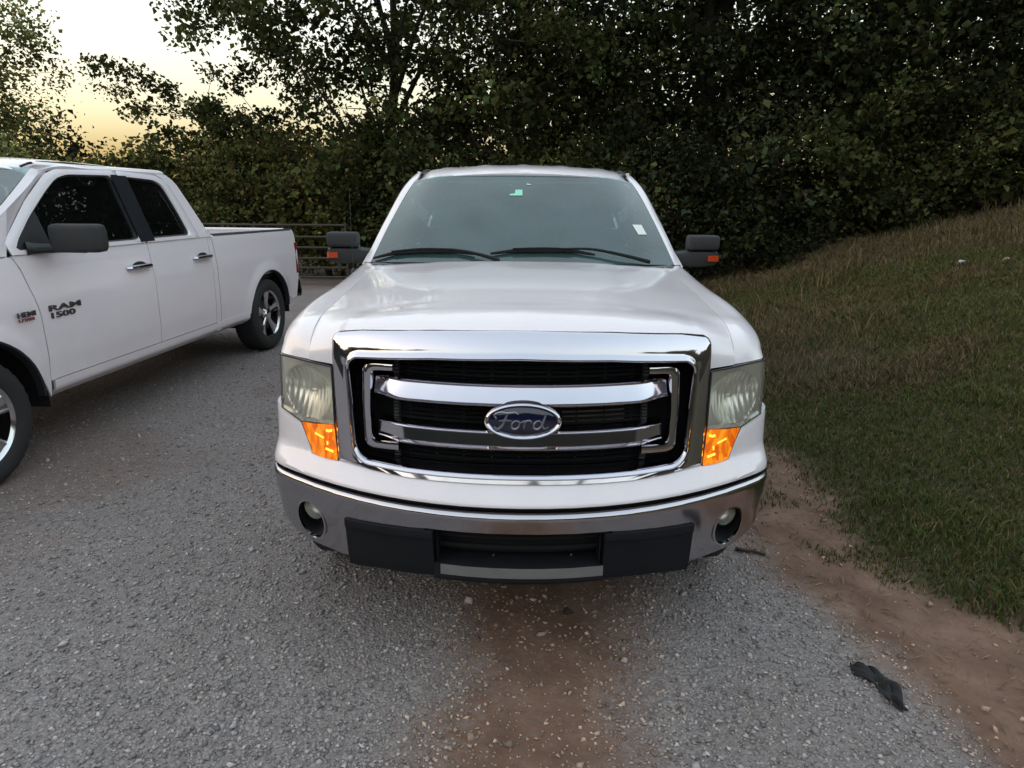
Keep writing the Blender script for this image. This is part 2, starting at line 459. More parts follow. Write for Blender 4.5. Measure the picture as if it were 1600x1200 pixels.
def ground_material():
    m, n, l = new_mat('ground_surface')
    b = n['Principled BSDF']; setv(b, Roughness=0.92, Specular_IOR_Level=0.25)
    tc = n.new('ShaderNodeTexCoord'); P = tc.outputs['Object']
    def vor(scale, feat='F1'):
        v = n.new('ShaderNodeTexVoronoi'); v.feature = feat; v.inputs['Scale'].default_value = scale; l.new(P, v.inputs['Vector']); return v
    def noise(scale, det=5):
        v = n.new('ShaderNodeTexNoise'); v.inputs['Scale'].default_value = scale; v.inputs['Detail'].default_value = det; l.new(P, v.inputs['Vector']); return v
    def ramp(src, stops):
        r = n.new('ShaderNodeValToRGB'); e = r.color_ramp.elements
        while len(e) < len(stops): e.new(0.5)
        for k, (p, c) in enumerate(stops): e[k].position = p; e[k].color = rgba(c)
        l.new(src, r.inputs[0]); return r.outputs[0]
    def mix(f, A, B):
        x = n.new('ShaderNodeMix'); x.data_type = 'RGBA'
        for s, k in ((f, 0), (A, 6), (B, 7)):
            if hasattr(s, 'links'): l.new(s, x.inputs[k])
            else: x.inputs[k].default_value = s
        return x.outputs[2]
    v1 = vor(85); v2 = vor(170)
    sepc = n.new('ShaderNodeSeparateColor'); l.new(v1.outputs['Color'], sepc.inputs[0])
    sep2 = n.new('ShaderNodeSeparateColor'); l.new(v2.outputs['Color'], sep2.inputs[0])
    g1 = ramp(sepc.outputs[0], [(0, (.175, .156, .154)), (.5, (.255, .230, .227)), (.85, (.32, .292, .285)), (1, (.39, .36, .345))])
    g2 = ramp(sep2.outputs[1], [(0, (.16, .143, .141)), (.6, (.245, .221, .217)), (1, (.33, .30, .29))])
    grav = mix(sepc.outputs[2], g1, g2)
    big = noise(0.9, 6)
    grav = mix(ramp(big.outputs['Fac'], [(.35, (0, 0, 0)), (.7, (.55, .55, .55))]), grav, (0.175, 0.148, 0.135, 1))
    cn = noise(5, 8); cf = noise(60, 6)
    clayc = ramp(cn.outputs['Fac'], [(.3, (.115, .066, .045)), (.5, (.17, .100, .070)), (.75, (.23, .145, .108))])
    clayc = mix(ramp(cf.outputs['Fac'], [(.45, (0, 0, 0)), (.75, (.5, .5, .5))]), clayc, (.12, .080, .062, 1))
    tn = noise(2.2, 8)
    turfc = ramp(tn.outputs['Fac'], [(.3, (.040, .040, .018)), (.5, (.050, .040, .022)), (.68, (.070, .048, .030))])
    ac = n.new('ShaderNodeAttribute'); ac.attribute_name = 'clay'
    at = n.new('ShaderNodeAttribute'); at.attribute_name = 'turf'
    br = noise(26, 7)
    def soft(att):
        m1 = n.new('ShaderNodeMath'); m1.operation = 'MULTIPLY_ADD'; l.new(br.outputs['Fac'], m1.inputs[0]); m1.inputs[1].default_value = 0.9; m1.inputs[2].default_value = -0.45
        m2 = n.new('ShaderNodeMath'); m2.operation = 'ADD'; m2.use_clamp = True; l.new(att, m2.inputs[0]); l.new(m1.outputs[0], m2.inputs[1])
        m3 = n.new('ShaderNodeMapRange'); m3.inputs['From Min'].default_value = .15; m3.inputs['From Max'].default_value = .85; l.new(m2.outputs[0], m3.inputs['Value'])
        return m3.outputs['Result']
    c = mix(soft(ac.outputs['Fac']), grav, clayc)
    c = mix(soft(at.outputs['Fac']), c, turfc)
    l.new(c, b.inputs['Base Color'])
    h = n.new('ShaderNodeMath'); h.operation = 'ADD'; 
    inv = n.new('ShaderNodeMath'); inv.operation = 'SUBTRACT'; inv.use_clamp = True; inv.inputs[0].default_value = 1.0; l.new(ac.outputs['Fac'], inv.inputs[1])
    vm = n.new('ShaderNodeMath'); vm.operation = 'MULTIPLY'; l.new(v1.outputs['Distance'], vm.inputs[0]); l.new(inv.outputs[0], vm.inputs[1]); l.new(vm.outputs[0], h.inputs[0])
    h2 = n.new('ShaderNodeMath'); h2.operation = 'MULTIPLY'; h2.inputs[1].default_value = 0.6; l.new(cf.outputs['Fac'], h2.inputs[0]); l.new(h2.outputs[0], h.inputs[1])
    bp = n.new('ShaderNodeBump'); bp.invert = True; bp.inputs['Strength'].default_value = 0.9; bp.inputs['Distance'].default_value = 0.008
    l.new(h.outputs[0], bp.inputs['Height']); l.new(bp.outputs['Normal'], b.inputs['Normal'])
    return m
M['ground'] = ground_material()
ground = np_mesh('ground', np.stack([GX.ravel(), GY.ravel(), GZ.ravel()], 1), GF, 'ground', smooth=True)
tag(ground, 'grey gravel drive with red clay patches and a grassy bank', kind='structure')
cl, tf = zones(GX.ravel(), GY.ravel())
for nm, arr in (('clay', cl), ('turf', tf)):
    at = ground.data.attributes.new(nm, 'FLOAT', 'POINT'); at.data.foreach_set('value', arr.astype(np.float32))

# loose stones of the drive: real pebbles, too many and too small to count
def rot_mats(n, tilt=pi):
    a = RNG.uniform(0, 2 * pi, n); b = RNG.uniform(-tilt, tilt, n); c = RNG.uniform(-tilt, tilt, n)
    ca, sa, cb, sb, cc, sc = np.cos(a), np.sin(a), np.cos(b), np.sin(b), np.cos(c), np.sin(c)
    R = np.empty((n, 3, 3))
    R[:, 0] = np.stack([ca * cb, ca * sb * sc - sa * cc, ca * sb * cc + sa * sc], 1)
    R[:, 1] = np.stack([sa * cb, sa * sb * sc + ca * cc, sa * sb * cc - ca * sc], 1)
    R[:, 2] = np.stack([-sb, cb * sc, cb * cc], 1)
    return R

def pebbles(name, N, rmin, rmax, p, size, keep):
    r = (RNG.uniform(0, 1, N) * (rmax ** p - rmin ** p) + rmin ** p) ** (1 / p)
    th = RNG.uniform(-1.15, 1.15, N)
    x = r * np.sin(th); y = -1.92 + r * np.cos(th)
    c, t = zones(x, y)
    k = RNG.uniform(0, 1, N) < keep(x, y, c, t)
    x, y = x[k], y[k]; n = len(x)
    s = size * np.exp(RNG.normal(0, 0.42, n)); s = np.minimum(s, size * 2.4)
    base = np.array([[1, 0, 0], [0, 1, 0], [-1, 0, 0], [0, -1, 0], [0.15, 0.1, 0.8], [-0.1, 0.1, -0.8]], float)
    base = np.concatenate([base]) 
    V = base[None] * RNG.uniform(0.62, 1.15, (n, 6, 1)) + RNG.normal(0, 0.13, (n, 6, 3))
    V = V * np.stack([np.ones(n), RNG.uniform(.6, 1, n), RNG.uniform(.45, .8, n)], 1)[:, None] * s[:, None, None]
    V = np.einsum('nij,nkj->nki', rot_mats(n, 0.6), V)
    V += np.stack([x, y, gz(x, y) + s * 0.22], 1)[:, None]
    f0 = np.array([[0, 1, 4], [1, 2, 4], [2, 3, 4], [3, 0, 4], [1, 0, 5], [2, 1, 5], [3, 2, 5], [0, 3, 5]])
    F = (f0[None] + (np.arange(n) * 6)[:, None, None]).reshape(-1, 3)
    v = np.clip(RNG.lognormal(-1.32, 0.32, n), .09, .48)
    warm = RNG.uniform(0.0, .13, n)
    cc, _ = zones(x, y)
    col = np.stack([v * (1.02 + warm + .28 * cc), v * (.975 - .02 * cc), v * (1.01 - warm - .25 * cc)], 1)
    o = np_mesh(name, V.reshape(-1, 3), F, 'stone', np.repeat(col, 6, 0))
    return o
g = pebbles('gravel', 185000, 0.9, 9.0, 0.75, 0.0063, lambda x, y, c, t: np.clip(1 - 1.02 * c ** 1.5 - .9 * t, 0.06 * (x < 1.1) + .02, 1) * (t < .7))
tag(g, 'loose grey gravel stones covering the drive', 'gravel', kind='stuff')

g = pebbles('gravel', 3400, 0.9, 8.0, 0.9, 0.0125, lambda x, y, c, t: np.clip(1 - .55 * c, 0.1, 1) * (t < .3))
tag(g, 'larger pale pebbles strewn among the gravel', 'gravel', kind='stuff')

# grass of the bank
def blades(name, x, y, hgt, wid, dry):
    n = len(x)
    th = RNG.uniform(0, 2 * pi, n); ln = RNG.uniform(0.2, 1.0, n) * hgt
    z = gz(x, y) - 0.004
    wx, wy = np.cos(th) * wid / 2, np.sin(th) * wid / 2
    lt = RNG.uniform(0, 2 * pi, n); dx, dy = np.cos(lt) * ln, np.sin(lt) * ln
    V = np.empty((n, 5, 3))
    V[:, 0] = np.stack([x - wx, y - wy, z], 1); V[:, 1] = np.stack([x + wx, y + wy, z], 1)
    V[:, 2] = np.stack([x + wx * .8 + dx * .3, y + wy * .8 + dy * .3, z + hgt * .62], 1)
    V[:, 3] = np.stack([x - wx * .8 + dx * .3, y - wy * .8 + dy * .3, z + hgt * .62], 1)
    V[:, 4] = np.stack([x + dx, y + dy, z + hgt * RNG.uniform(.75, 1.05, n)], 1)
    f0 = np.array([[0, 1, 2], [0, 2, 3], [3, 2, 4]])
    F = (f0[None] + (np.arange(n) * 5)[:, None, None]).reshape(-1, 3)
    u = RNG.uniform(0, 1, n) < dry
    gcol = np.array([.062, .086, .023])[None] * RNG.uniform(.6, 1.6, (n, 1)) * np.stack([RNG.uniform(.8, 1.5, n), np.ones(n), np.ones(n)], 1)
    dcol = np.array([.16, .115, .066])[None] * RNG.uniform(.4, 1.5, (n, 1))
    col = np.where(u[:, None], dcol, gcol)
    return np_mesh(name, V.reshape(-1, 3), F, 'blade', np.repeat(col, 5, 0))

def bank_spots(N, rmin, rmax, p, lo, hi):
    r = (RNG.uniform(0, 1, N) * (rmax ** p - rmin ** p) + rmin ** p) ** (1 / p)
    th = RNG.uniform(lo, hi, N)
    x = r * np.sin(th); y = -1.92 + r * np.cos(th)
    return x, y
x, y = bank_spots(300000, 3.0, 14.0, 0.9, 0.18, 1.0)
# little tussocks: pull blades together
cxy = np.round(np.stack([x, y], 1) / 0.055) * 0.055
jit = RNG.normal(0, .016, (len(x), 2)) + 0.02 * np.sin(cxy[:, ::-1] * 83.7)
x = cxy[:, 0] + jit[:, 0]; y = cxy[:, 1] + jit[:, 1]
c, t = zones(x, y)
brown = sstep(.05, .75, .8 * wob(x * .7 + 2, y * .7, 3) + .16 * (y - 4.6) + .05 * (x - 3.4) - .25 * sstep(3.5, 2.0, y))
brown = np.clip(np.maximum(brown, .95 * np.exp(-((x - 3.1) ** 2 / .9 + (y - 5.6) ** 2 / 2.2))), 0, 1)
bare = sstep(.35, .9, wob(x * .8 - 5, y * .8 + 3, 3) + .35 * brown)
t2 = np.maximum(zones(x + .35, y)[1], .6 * zones(x + .75, y)[1])
clump = sstep(.1, .5, wob(x * 4.1, y * 4.1 + 2, 3))
k = RNG.uniform(0, 1, len(x)) < np.maximum(t * (1 - .80 * bare), .5 * t2 * c * clump)
x, y, brown = x[k], y[k], brown[k]
d = np.hypot(x, y + 1.92)
tall = sstep(.35, .8, wob(x * 2.3 + 1, y * 2.3 - 4, 3))
hg = (0.024 + 0.020 * RNG.uniform(0, 1, len(x)) + brown * RNG.uniform(0, .07, len(x)) + tall * RNG.uniform(0, .06, len(x))) * (0.8 + .06 * d)
g = blades('grass', x, y, hg, 0.0035 + 0.0008 * d, .22 + .62 * brown)
tag(g, 'short green and straw brown grass on the bank', 'grass', kind='stuff')

# taller dry weeds along the crest and the bare patch
N = 5200
wx_ = np.r_[RNG.uniform(3.0, 11.5, N), RNG.normal(3.2, .9, 900)]; wy_ = np.r_[RNG.normal(8.8, 1.0, N), RNG.normal(6.4, 1.2, 900)]
kk = (wob(wx_ * 1.9 + 3, wy_ * 1.9, 3) > .02) & (zones(wx_, wy_)[1] > .5)
wx_, wy_ = wx_[kk], wy_[kk]
tag(blades('weeds', wx_, wy_, RNG.uniform(.08, .34, len(wx_)), .012, .8), 'tall dry weeds along the crest of the bank', 'weeds', kind='stuff')

# dry grass stems and leaf scraps on the clay verge
N = 5000
x = RNG.uniform(1.0, 3.2, N); y = RNG.uniform(-.6, 3.4, N); c, t = zones(x, y)
k = RNG.uniform(0, 1, N) < c * (1 - .6 * t) * .7
x, y = x[k], y[k]; n = len(x)
th = RNG.uniform(0, pi, n); L = RNG.uniform(.01, .045, n); w = RNG.uniform(.0012, .003, n)
z = gz(x, y) + RNG.uniform(.003, .009, n)
ax, ay = np.cos(th) * L, np.sin(th) * L; bx_, by_ = -np.sin(th) * w, np.cos(th) * w
V = np.empty((n, 4, 3))
V[:, 0] = np.stack([x - ax, y - ay, z], 1); V[:, 1] = np.stack([x + bx_, y + by_, z + .004], 1)
V[:, 2] = np.stack([x + ax, y + ay, z + RNG.uniform(0, .01, n)], 1); V[:, 3] = np.stack([x - bx_, y - by_, z + .003], 1)
F = (np.array([[0, 1, 2], [0, 2, 3]])[None] + (np.arange(n) * 4)[:, None, None]).reshape(-1, 3)
col = np.array([.22, .16, .095])[None] * RNG.uniform(.4, 1.5, (n, 1))
tag(np_mesh('straw', V.reshape(-1, 3), F, 'blade', np.repeat(col, 4, 0)), 'dry straw bits scattered over the clay verge', 'straw', kind='stuff')
# ---------------------------------------------------------------- trees, shrubs, gate
def leaf_cloud(cen, nl, spread, size, flat=0.6, col=(.045, .06, .022), droop=0.0):
    """Leaves round clump centres: folded diamond blades."""
    cen = np.repeat(np.asarray(cen), nl, 0); n = len(cen)
    sp = np.repeat(np.asarray(spread), nl) if hasattr(spread, '__len__') else np.full(n, spread)
    off = np.clip(RNG.normal(0, 1, (n, 3)), -1.75, 1.75) * np.array([1, 1, flat]) * sp[:, None]
    p = cen + off
    if droop: p[:, 2] -= droop * np.abs(RNG.normal(0, 1, n)) * sp
    s = size * np.exp(RNG.normal(0, .30, n)) * np.repeat(np.exp(RNG.normal(0, .18, n // nl)), nl)
    R = rot_mats(n, 1.15)
    wv = RNG.uniform(.30, .46, n)
    base = np.zeros((n, 4, 3))
    base[:, 0] = [-.5, 0, 0]; base[:, 2] = [.5, 0, 0]; base[:, 2, 2] = RNG.uniform(-.25, .05, n)
    base[:, 1, 0] = -.08; base[:, 1, 1] = wv; base[:, 1, 2] = .12
    base[:, 3, 0] = -.08; base[:, 3, 1] = -wv; base[:, 3, 2] = .12
    V = np.einsum('nij,nkj->nki', R, base * s[:, None, None]) + p[:, None]
    F = (np.array([[0, 1, 2], [0, 2, 3]])[None] + (np.arange(n) * 4)[:, None, None]).reshape(-1, 3)
    clump_tone = np.repeat(np.exp(RNG.normal(0, .42, n // nl)), nl)
    tone = clump_tone * np.exp(RNG.normal(0, .25, n))
    c = np.asarray(col)[None] * tone[:, None] * np.stack([RNG.uniform(.8, 1.45, n), np.ones(n), RNG.uniform(.7, 1.2, n)], 1)
    return V.reshape(-1, 3), F, np.repeat(c, 4, 0)

def taper(mb, pts, r0, r1, n=7):
    P = cr(pts, max(5, len(pts) * 3)); mb.tube([Vector(p) for p in P], list(np.linspace(r0, r1, len(P))), n=n)

def grow(name, label, cat, x, y, h, tr, cz, rad, nclump, nleaf, spread, size, col, group, lean=(0, 0), shell=.55, stems=1, seed=0, zcut=None, keep=None, droop=0.0, extra=()):
    rs = np.random.default_rng(seed + 100)
    z0 = float(gz(x, y))
    root = empty(name, (x, y, z0)); tag(root, label, cat, group)
    # clump centres in an ellipsoid, denser towards the skin
    u = rs.normal(0, 1, (nclump, 3)); u /= np.linalg.norm(u, axis=1)[:, None]
    r = rs.uniform(0, 1, nclump) ** (1 / 3); r = shell + (1 - shell) * r if shell else r
    r = np.where(rs.uniform(0, 1, nclump) < .3, r * rs.uniform(.3, 1, nclump), r)
    bump = 1 + .22 * np.sin(u[:, 0] * 5 + seed) * np.cos(u[:, 2] * 4 + u[:, 1] * 3 + seed * 2)
    C = u * (r * bump)[:, None] * np.array(rad) + np.array([lean[0], lean[1], cz])
    C = C[C[:, 2] > .12 * spread + .08]
    if keep is not None: C = C[[bool(keep(c)) for c in C]]
    if len(extra): C = np.concatenate([C, np.array(extra, float)])
    mb = MB()
    fork = []
    for s in range(stems):
        a = 2 * pi * s / max(1, stems) + rs.uniform(0, 1); so = .0 if stems == 1 else .16
        top = np.array([lean[0] * .8 + rs.normal(0, .12) * rad[0] + cos(a) * so * 3 * (stems > 1), lean[1] * .8 + rs.normal(0, .1) * rad[1] + sin(a) * so * 3 * (stems > 1), min(h * .8, cz + rad[2] * .55)])
        b = np.array([cos(a) * so, sin(a) * so, -.12])
        mid = b * .5 + top * .5 + np.array([rs.normal(0, .1), rs.normal(0, .1), 0])
        pts = [b, b * .75 + top * .25 + rs.normal(0, .05, 3), mid, top]
        taper(mb, pts, tr, tr * .28, 9)
        fork.append(cr(pts, 24))
    nl = max(4, min(11, nclump // 14))
    idx = rs.choice(len(C), size=min(nl, len(C)), replace=False)
    nodes = [f[k] for f in fork for k in range(5, 24, 2)]
    for i in idx:
        t = C[i]; f = fork[rs.integers(len(fork))]
        cand = f[(f[:, 2] < t[2] - .1)] if (f[:, 2] < t[2] - .1).any() else f[:3]
        s = cand[rs.integers(max(0, len(cand) - 12), len(cand))]
        m = s * .5 + t * .5 + np.array([rs.normal(0, .1), rs.normal(0, .1), .18 * np.linalg.norm(t - s) * .5])
        taper(mb, [s, m, t], tr * .42, tr * .08, 6)
        P = cr([s, m, t], 12); nodes += [P[k] for k in range(3, 12)]
    nodes = np.array(nodes)
    for c in C[::2]:
        k = np.argmin(((nodes - c) ** 2).sum(1)); s = nodes[k]
        m = (s + c) / 2 + rs.normal(0, .06, 3)
        mb.tube([Vector(s), Vector(m), Vector(c)], [max(.006, tr * .10), max(.005, tr * .07), .004], n=4, cap=False)
    mb.build('trunk', 'bark', root)
    V, F, cc = leaf_cloud(C, nleaf, spread, size, col=col, droop=droop)
    if zcut is None: zcut = .05
    o = np_mesh('crown', V, F, 'leaf', cc, parent=root)
    return root

G1 = 'tall trees closing off the back of the drive'
G2 = 'bushes under the trees'
OAK = (.046, .058, .022); OLIVE = (.082, .090, .032); LITE = (.115, .138, .052); DARK = (.030, .040, .018)
T = []
# tall trees (x, y, height ...)
grow('oak_tree', 'tall thin-leaved tree with sky showing through, left of the front truck cab', 'tree', -3.4, 13.6, 9.5, .17, 5.9, (3.6, 2.3, 3.4), 150, 120, .27, .105, OAK, G1, seed=1, lean=(-.2, 0), shell=.35, keep=lambda c: c[0] > -2.3 or c[2] > 5.6,
     extra=[(-4.3, 0, 5.75), (-4.0, .2, 5.45), (-4.05, -.1, 5.1), (-3.6, .1, 5.65), (-3.2, -.2, 5.5), (-3.3, .3, 5.9), (-2.8, 0, 5.35), (-2.7, .2, 5.75), (-2.4, -.2, 5.2)])
grow('oak_tree', 'tall dark tree rising directly behind the front truck cab', 'tree', .6, 13.0, 10, .2, 5.6, (3.0, 2.4, 4.0), 230, 125, .33, .108, OAK, G1, seed=2, shell=.3)
grow('oak_tree', 'tall dense dark tree right of the front truck cab roof', 'tree', 4.4, 13.2, 10, .2, 5.4, (3.0, 2.4, 4.2), 250, 125, .34, .108, DARK, G1, seed=3, shell=.3)
grow('oak_tree', 'tall dark tree at the top of the grassy bank', 'tree', 8.2, 12.6, 10, .2, 4.6, (3.0, 2.4, 4.2), 250, 125, .34, .108, DARK, G1, seed=4, shell=.3)
grow('oak_tree', 'dark tree at the right edge above the bank', 'tree', 11.8, 11.6, 9, .18, 4.0, (2.6, 2.2, 4.0), 220, 120, .34, .105, DARK, G1, seed=5, shell=.3)
grow('oak_tree', 'drooping-branched tree against the sunset left of centre', 'tree', -7.3, 14.6, 4.9, .11, 2.75, (2.1, 1.6, 1.5), 85, 110, .20, .095, OAK, G1, seed=6, shell=.3,
     extra=[(-3.0, 0, 4.75), (-2.6, .1, 4.7), (-2.2, 0, 4.6), (-2.75, 0, 4.2), (-2.3, -.1, 4.15), (-1.8, 0, 4.4), (-1.4, .1, 4.2), (-1.9, 0, 3.75), (-1.2, 0, 3.8), (-.2, 0, 4.6), (.6, .1, 4.6), (.3, 0, 4.3)])
grow('willow_tree', 'pale green feathery tree at the left edge against the sunset', 'tree', -14.6, 15.5, 7.5, .13, 4.2, (2.5, 2.0, 3.2), 175, 100, .32, .085, LITE, G1, seed=7, shell=.2, droop=.5)
# understorey
sh = [
 ('broad olive bush behind the parked truck roof', -13.2, 14.2, 1.5, (2.2, 1.3, 1.6), 90, LITE),
 ('olive bush in front of the sunset glow', -10.3, 14.8, 1.2, (1.9, 1.2, 1.5), 80, OLIVE),
 ('green bush right of the sunset glow', -8.6, 13.2, 1.3, (1.6, 1.2, 1.6), 80, OLIVE),
 ('bush behind the bed of the parked truck', -6.3, 13.0, 1.4, (1.7, 1.2, 1.9), 100, OLIVE),
 ('bush just behind the tube gate', -4.3, 12.6, 1.4, (1.5, 1.1, 1.8), 100, OLIVE),
 ('bush behind the left mirror of the front truck', -2.4, 12.0, 1.5, (1.5, 1.1, 1.9), 110, OAK),
 ('bush hidden low behind the front truck cab', .2, 11.6, 1.4, (1.7, 1.1, 1.8), 100, OAK),
 ('dark bush behind the right side of the front truck cab', 2.4, 11.2, 1.4, (1.6, 1.1, 1.8), 120, DARK),
 ('dark bush behind the right mirror of the front truck', 4.5, 11.0, 1.2, (1.5, 1.1, 1.9), 120, DARK),
 ('round dark bush at the top of the bank', 6.6, 10.9, 1.0, (1.6, 1.1, 1.8), 120, OAK),
 ('low bush on the crest of the bank near the right edge', 8.8, 10.6, .8, (1.6, 1.1, 1.6), 110, OAK),
 ('bush at the far right edge of the bank', 10.9, 9.8, .8, (1.4, 1.1, 1.6), 100, DARK),
]
for i, (lab, X, Y, cz, rad, nc, colr) in enumerate(sh):
    grow('bush', lab, 'bush', X, Y, cz + rad[2], .045, cz, rad, nc, 105, .25, .088, colr, G2, stems=3, seed=20 + i, shell=.3)

# the far wood behind: one dark mass nobody could count
N = 760
C = np.stack([RNG.uniform(-9.5, 24, N), RNG.uniform(17, 22, N), np.zeros(N)], 1)
top = np.interp(C[:, 0], [-9.5, -6, -3, 1, 6, 14, 24], [2.8, 3.2, 3.9, 6.2, 8.5, 9, 9])
C[:, 2] = RNG.uniform(0, 1, N) * top + gz(C[:, 0], C[:, 1]) * .5
N2 = 260
C2 = np.stack([RNG.uniform(-34, -8, N2), RNG.uniform(19, 27, N2), np.zeros(N2)], 1); C2[:, 2] = RNG.uniform(0, 1, N2) * np.interp(C2[:, 0], [-34, -20, -15, -8], [7, 5.0, 2.6, 2.6])
N3 = 260
C3 = np.stack([RNG.uniform(13, 24, N3), RNG.uniform(8, 18, N3), np.zeros(N3)], 1); C3[:, 2] = gz(C3[:, 0], C3[:, 1]) + RNG.uniform(0, 1, N3) * 8
V, F, cc = leaf_cloud(np.concatenate([C, C2, C3]), 85, .55, .17, flat=.8, col=(.016, .020, .010))
tag(np_mesh('far_wood', V, F, 'leaf', cc), 'dark wood closing the view behind the trees', 'wood', kind='stuff')

# steel tube gate
gate = empty('tube_gate', (-3.55, 11.0, 0.0)); gate.rotation_euler = (0, 0, radians(2))
tag(gate, 'weathered steel tube gate behind the two trucks', 'gate')
for z in (1.20, .97, .76, .55, .36, .17):
    mb = MB(); mb.tube([(-3.6, 0, z + .01), (-1.8, 0, z - .005), (0, 0, z)], .021, 8); mb.build('rail', 'gate', gate)
for xx in (-3.6, -1.8, 0.0):
    mb = MB(); mb.tube([(xx, .025, .10), (xx, .025, 1.25)], .024, 8); mb.build('upright', 'gate', gate)

# unseen wooded ridge, added to block low warm sky from sides and behind
R_ = []
for a in np.linspace(radians(52), radians(305), 150):
    h = 17.0 + 2.2 * sin(a * 7 + 1) + 1.1 * sin(a * 17) + .8 * sin(a * 41 + 2) + .5 * sin(a * 83)
    h *= .16 + .84 * float(sstep(52, 85, np.degrees(a)) * sstep(305, 272, np.degrees(a)))
    R_.append([(r * sin(a), r * cos(a), z) for r, z in ((52, -.5), (53, h * .55), (55, h * .9), (60, h), (75, h * .8), (90, -.5))])
mb = MB(); mb.grid(R_); hl = mb.build('sky_block_ridge', simple('block_ridge_foliage', (.022, .023, .019), .95, 0, .5, 1.2, bump=.8, bscale=3), None, sharp=60)
tag(hl, 'unseen dark wooded ridge added to block low sky light', kind='structure')
# ---------------------------------------------------------------- shared vehicle pieces
def wheel(parent, c, R, rimR, W, sgn, spoke_mat='rim', plain=False):
    """Wheel with its axle along x; sgn: the side its face looks to."""
    hub = MB(); hub.lathe([(.02, sgn * (W * .18)), (rimR * .62, sgn * W * .18), (rimR * .64, -sgn * W * .3), (.02, -sgn * W * .3)], c, 'x', 28)
    wh = hub.build('wheel', 'rim_dark', parent)
    prof = [(rimR * .97, -.38), (rimR + .03, -.47), (R - .06, -.50), (R - .018, -.46), (R - .002, -.38), (R, -.2), (R, .2), (R - .002, .38), (R - .018, .46), (R - .055, .50), (rimR + .045, .485), (rimR + .02, .46), (rimR + .006, .43), (rimR * .97, .38)]
    mb = MB(); n = 144; rings = []
    for i, (r, h) in enumerate(prof):
        ring = []
        for k in range(n):
            a = 2 * pi * k / n; rr = r - (.005 if (i in (3, 4, 7, 8) and (k // 2) % 2) else 0) - (.004 if (i in (5, 6) and (k // 2) % 2 == 0) else 0)
            ring.append((c[0] + sgn * h * W, c[1] + rr * cos(a), c[2] + rr * sin(a)))
        rings.append(ring)
    mb.grid(rings, cv=True); mb.build('tyre', 'rubber', wh, sharp=50)
    mb = MB(); mb.lathe([(rimR * .90, -sgn * W * .35), (rimR * .93, sgn * W * .2), (rimR * .93, sgn * W * .36), (rimR * .965, sgn * W * .40), (rimR * 1.0, sgn * W * .425), (rimR * 1.01, sgn * W * .40), (rimR * .98, sgn * W * .3)], c, 'x', 64)
    mb.build('rim', spoke_mat, wh)
    mb = MB(); mb.lathe([(.0, sgn * W * .40), (.030, sgn * W * .40), (.055, sgn * W * .37), (.062, sgn * W * .30), (.075, sgn * W * .22)], c, 'x', 24); mb.build('hub_cap', spoke_mat, wh)
    if plain: return wh
    for k in range(5):
        a0 = 2 * pi * k / 5 + .3
        mb = MB(); P = []
        for (r, w, h) in ((.055, .030, .33), (.11, .034, .315), (rimR * .62, .044, .335), (rimR * .86, .062, .37), (rimR * .955, .070, .375)):
            row = []
            for q, dh in ((-1, -.17), (-1, -.03), (-.72, 0), (-.3, -.02), (.3, -.02), (.72, 0), (1, -.03), (1, -.17)):
                u = q * w; y = r * cos(a0) - u * sin(a0); z = r * sin(a0) + u * cos(a0)
                row.append((c[0] + sgn * W * (h + dh), c[1] + y, c[2] + z))
            P.append(row)
        mb.grid(P); mb.build('spoke', spoke_mat, wh)
    return wh

def panel(mb, y0, y1, zl, zh, X, side, nu=14, nv=12, us=None):
    """Body side panel: y0(z), y1(z) its ends, zl(y), zh(y) its foot and head, X(y,z) half width there."""
    us = np.linspace(0, 1, nu) if us is None else np.array(us)
    G = []
    for u in us:
        row = []
        for v in np.linspace(0, 1, nv):
            y = y0(1.0) + (y1(1.0) - y0(1.0)) * u; z = 1.0
            for _ in range(6):
                z = zl(y) + (zh(y) - zl(y)) * v
                y = y0(z) + (y1(z) - y0(z)) * u
            row.append((side * X(y, z), y, z))
        G.append(row)
    mb.grid(G)
    return mb

def ring_panel(mb, outer, inner, X, side, n=60):
    """Frame between two closed outlines in (y,z)."""
    def rs(p): return lin(list(p) + [p[0]], n + 1)[:-1]
    A, B = rs(outer), rs(inner)
    # line the two outlines up by angle round the inner centre
    k = np.argmin(((B - A[0]) ** 2).sum(1)); B = np.roll(B, -k, 0)
    def pt(q, d): return (side * (X(q[0], q[1]) - d), q[0], q[1])
    mid = A * .12 + B * .88
    mb.grid([[pt(q, 0) for q in A], [pt(q, -.004) for q in A * .9 + B * .1], [pt(q, -.004) for q in mid], [pt(q, .012) for q in B], [pt(q, .045) for q in B]], cv=True)
    return B

def pane(mb, outline, X, side, d=.014):
    """Curved pane filling an outline in (y,z)."""
    P = np.array(outline); c = P.mean(0); n = len(P)
    rings = []
    for f in (1.0, .66, .33):
        rings.append([(side * (X(q[0], q[1]) - d), q[0], q[1]) for q in c + (P - c) * f])
    mb.grid(rings, cv=True); mb.poly(rings[-1])
    return mb

def const(v): return lambda *_: v

def seat(parent, x, y, z, w=.52):
    rows = []
    mb = MB()
    prof = [(-.04, .0), (.05, .10), (.40, .13), (.50, .16), (.62, .50), (.70, .72), (.80, .73), (.86, .70), (.80, .40), (.72, .0)]
    mb.grid([[(x + s * w, y + py, z + pz - (.02 if abs(s) > .45 else 0)) for (py, pz) in prof] for s in (-.5, -.44, 0, .44, .5)])
    s = mb.build('seat', 'seat', parent, sharp=60)
    mb = MB(); mb.box((x, y + .79, z + .82), (.27, .10, .19)); mb.build('headrest', 'seat', s, bevel=.03)
    return s

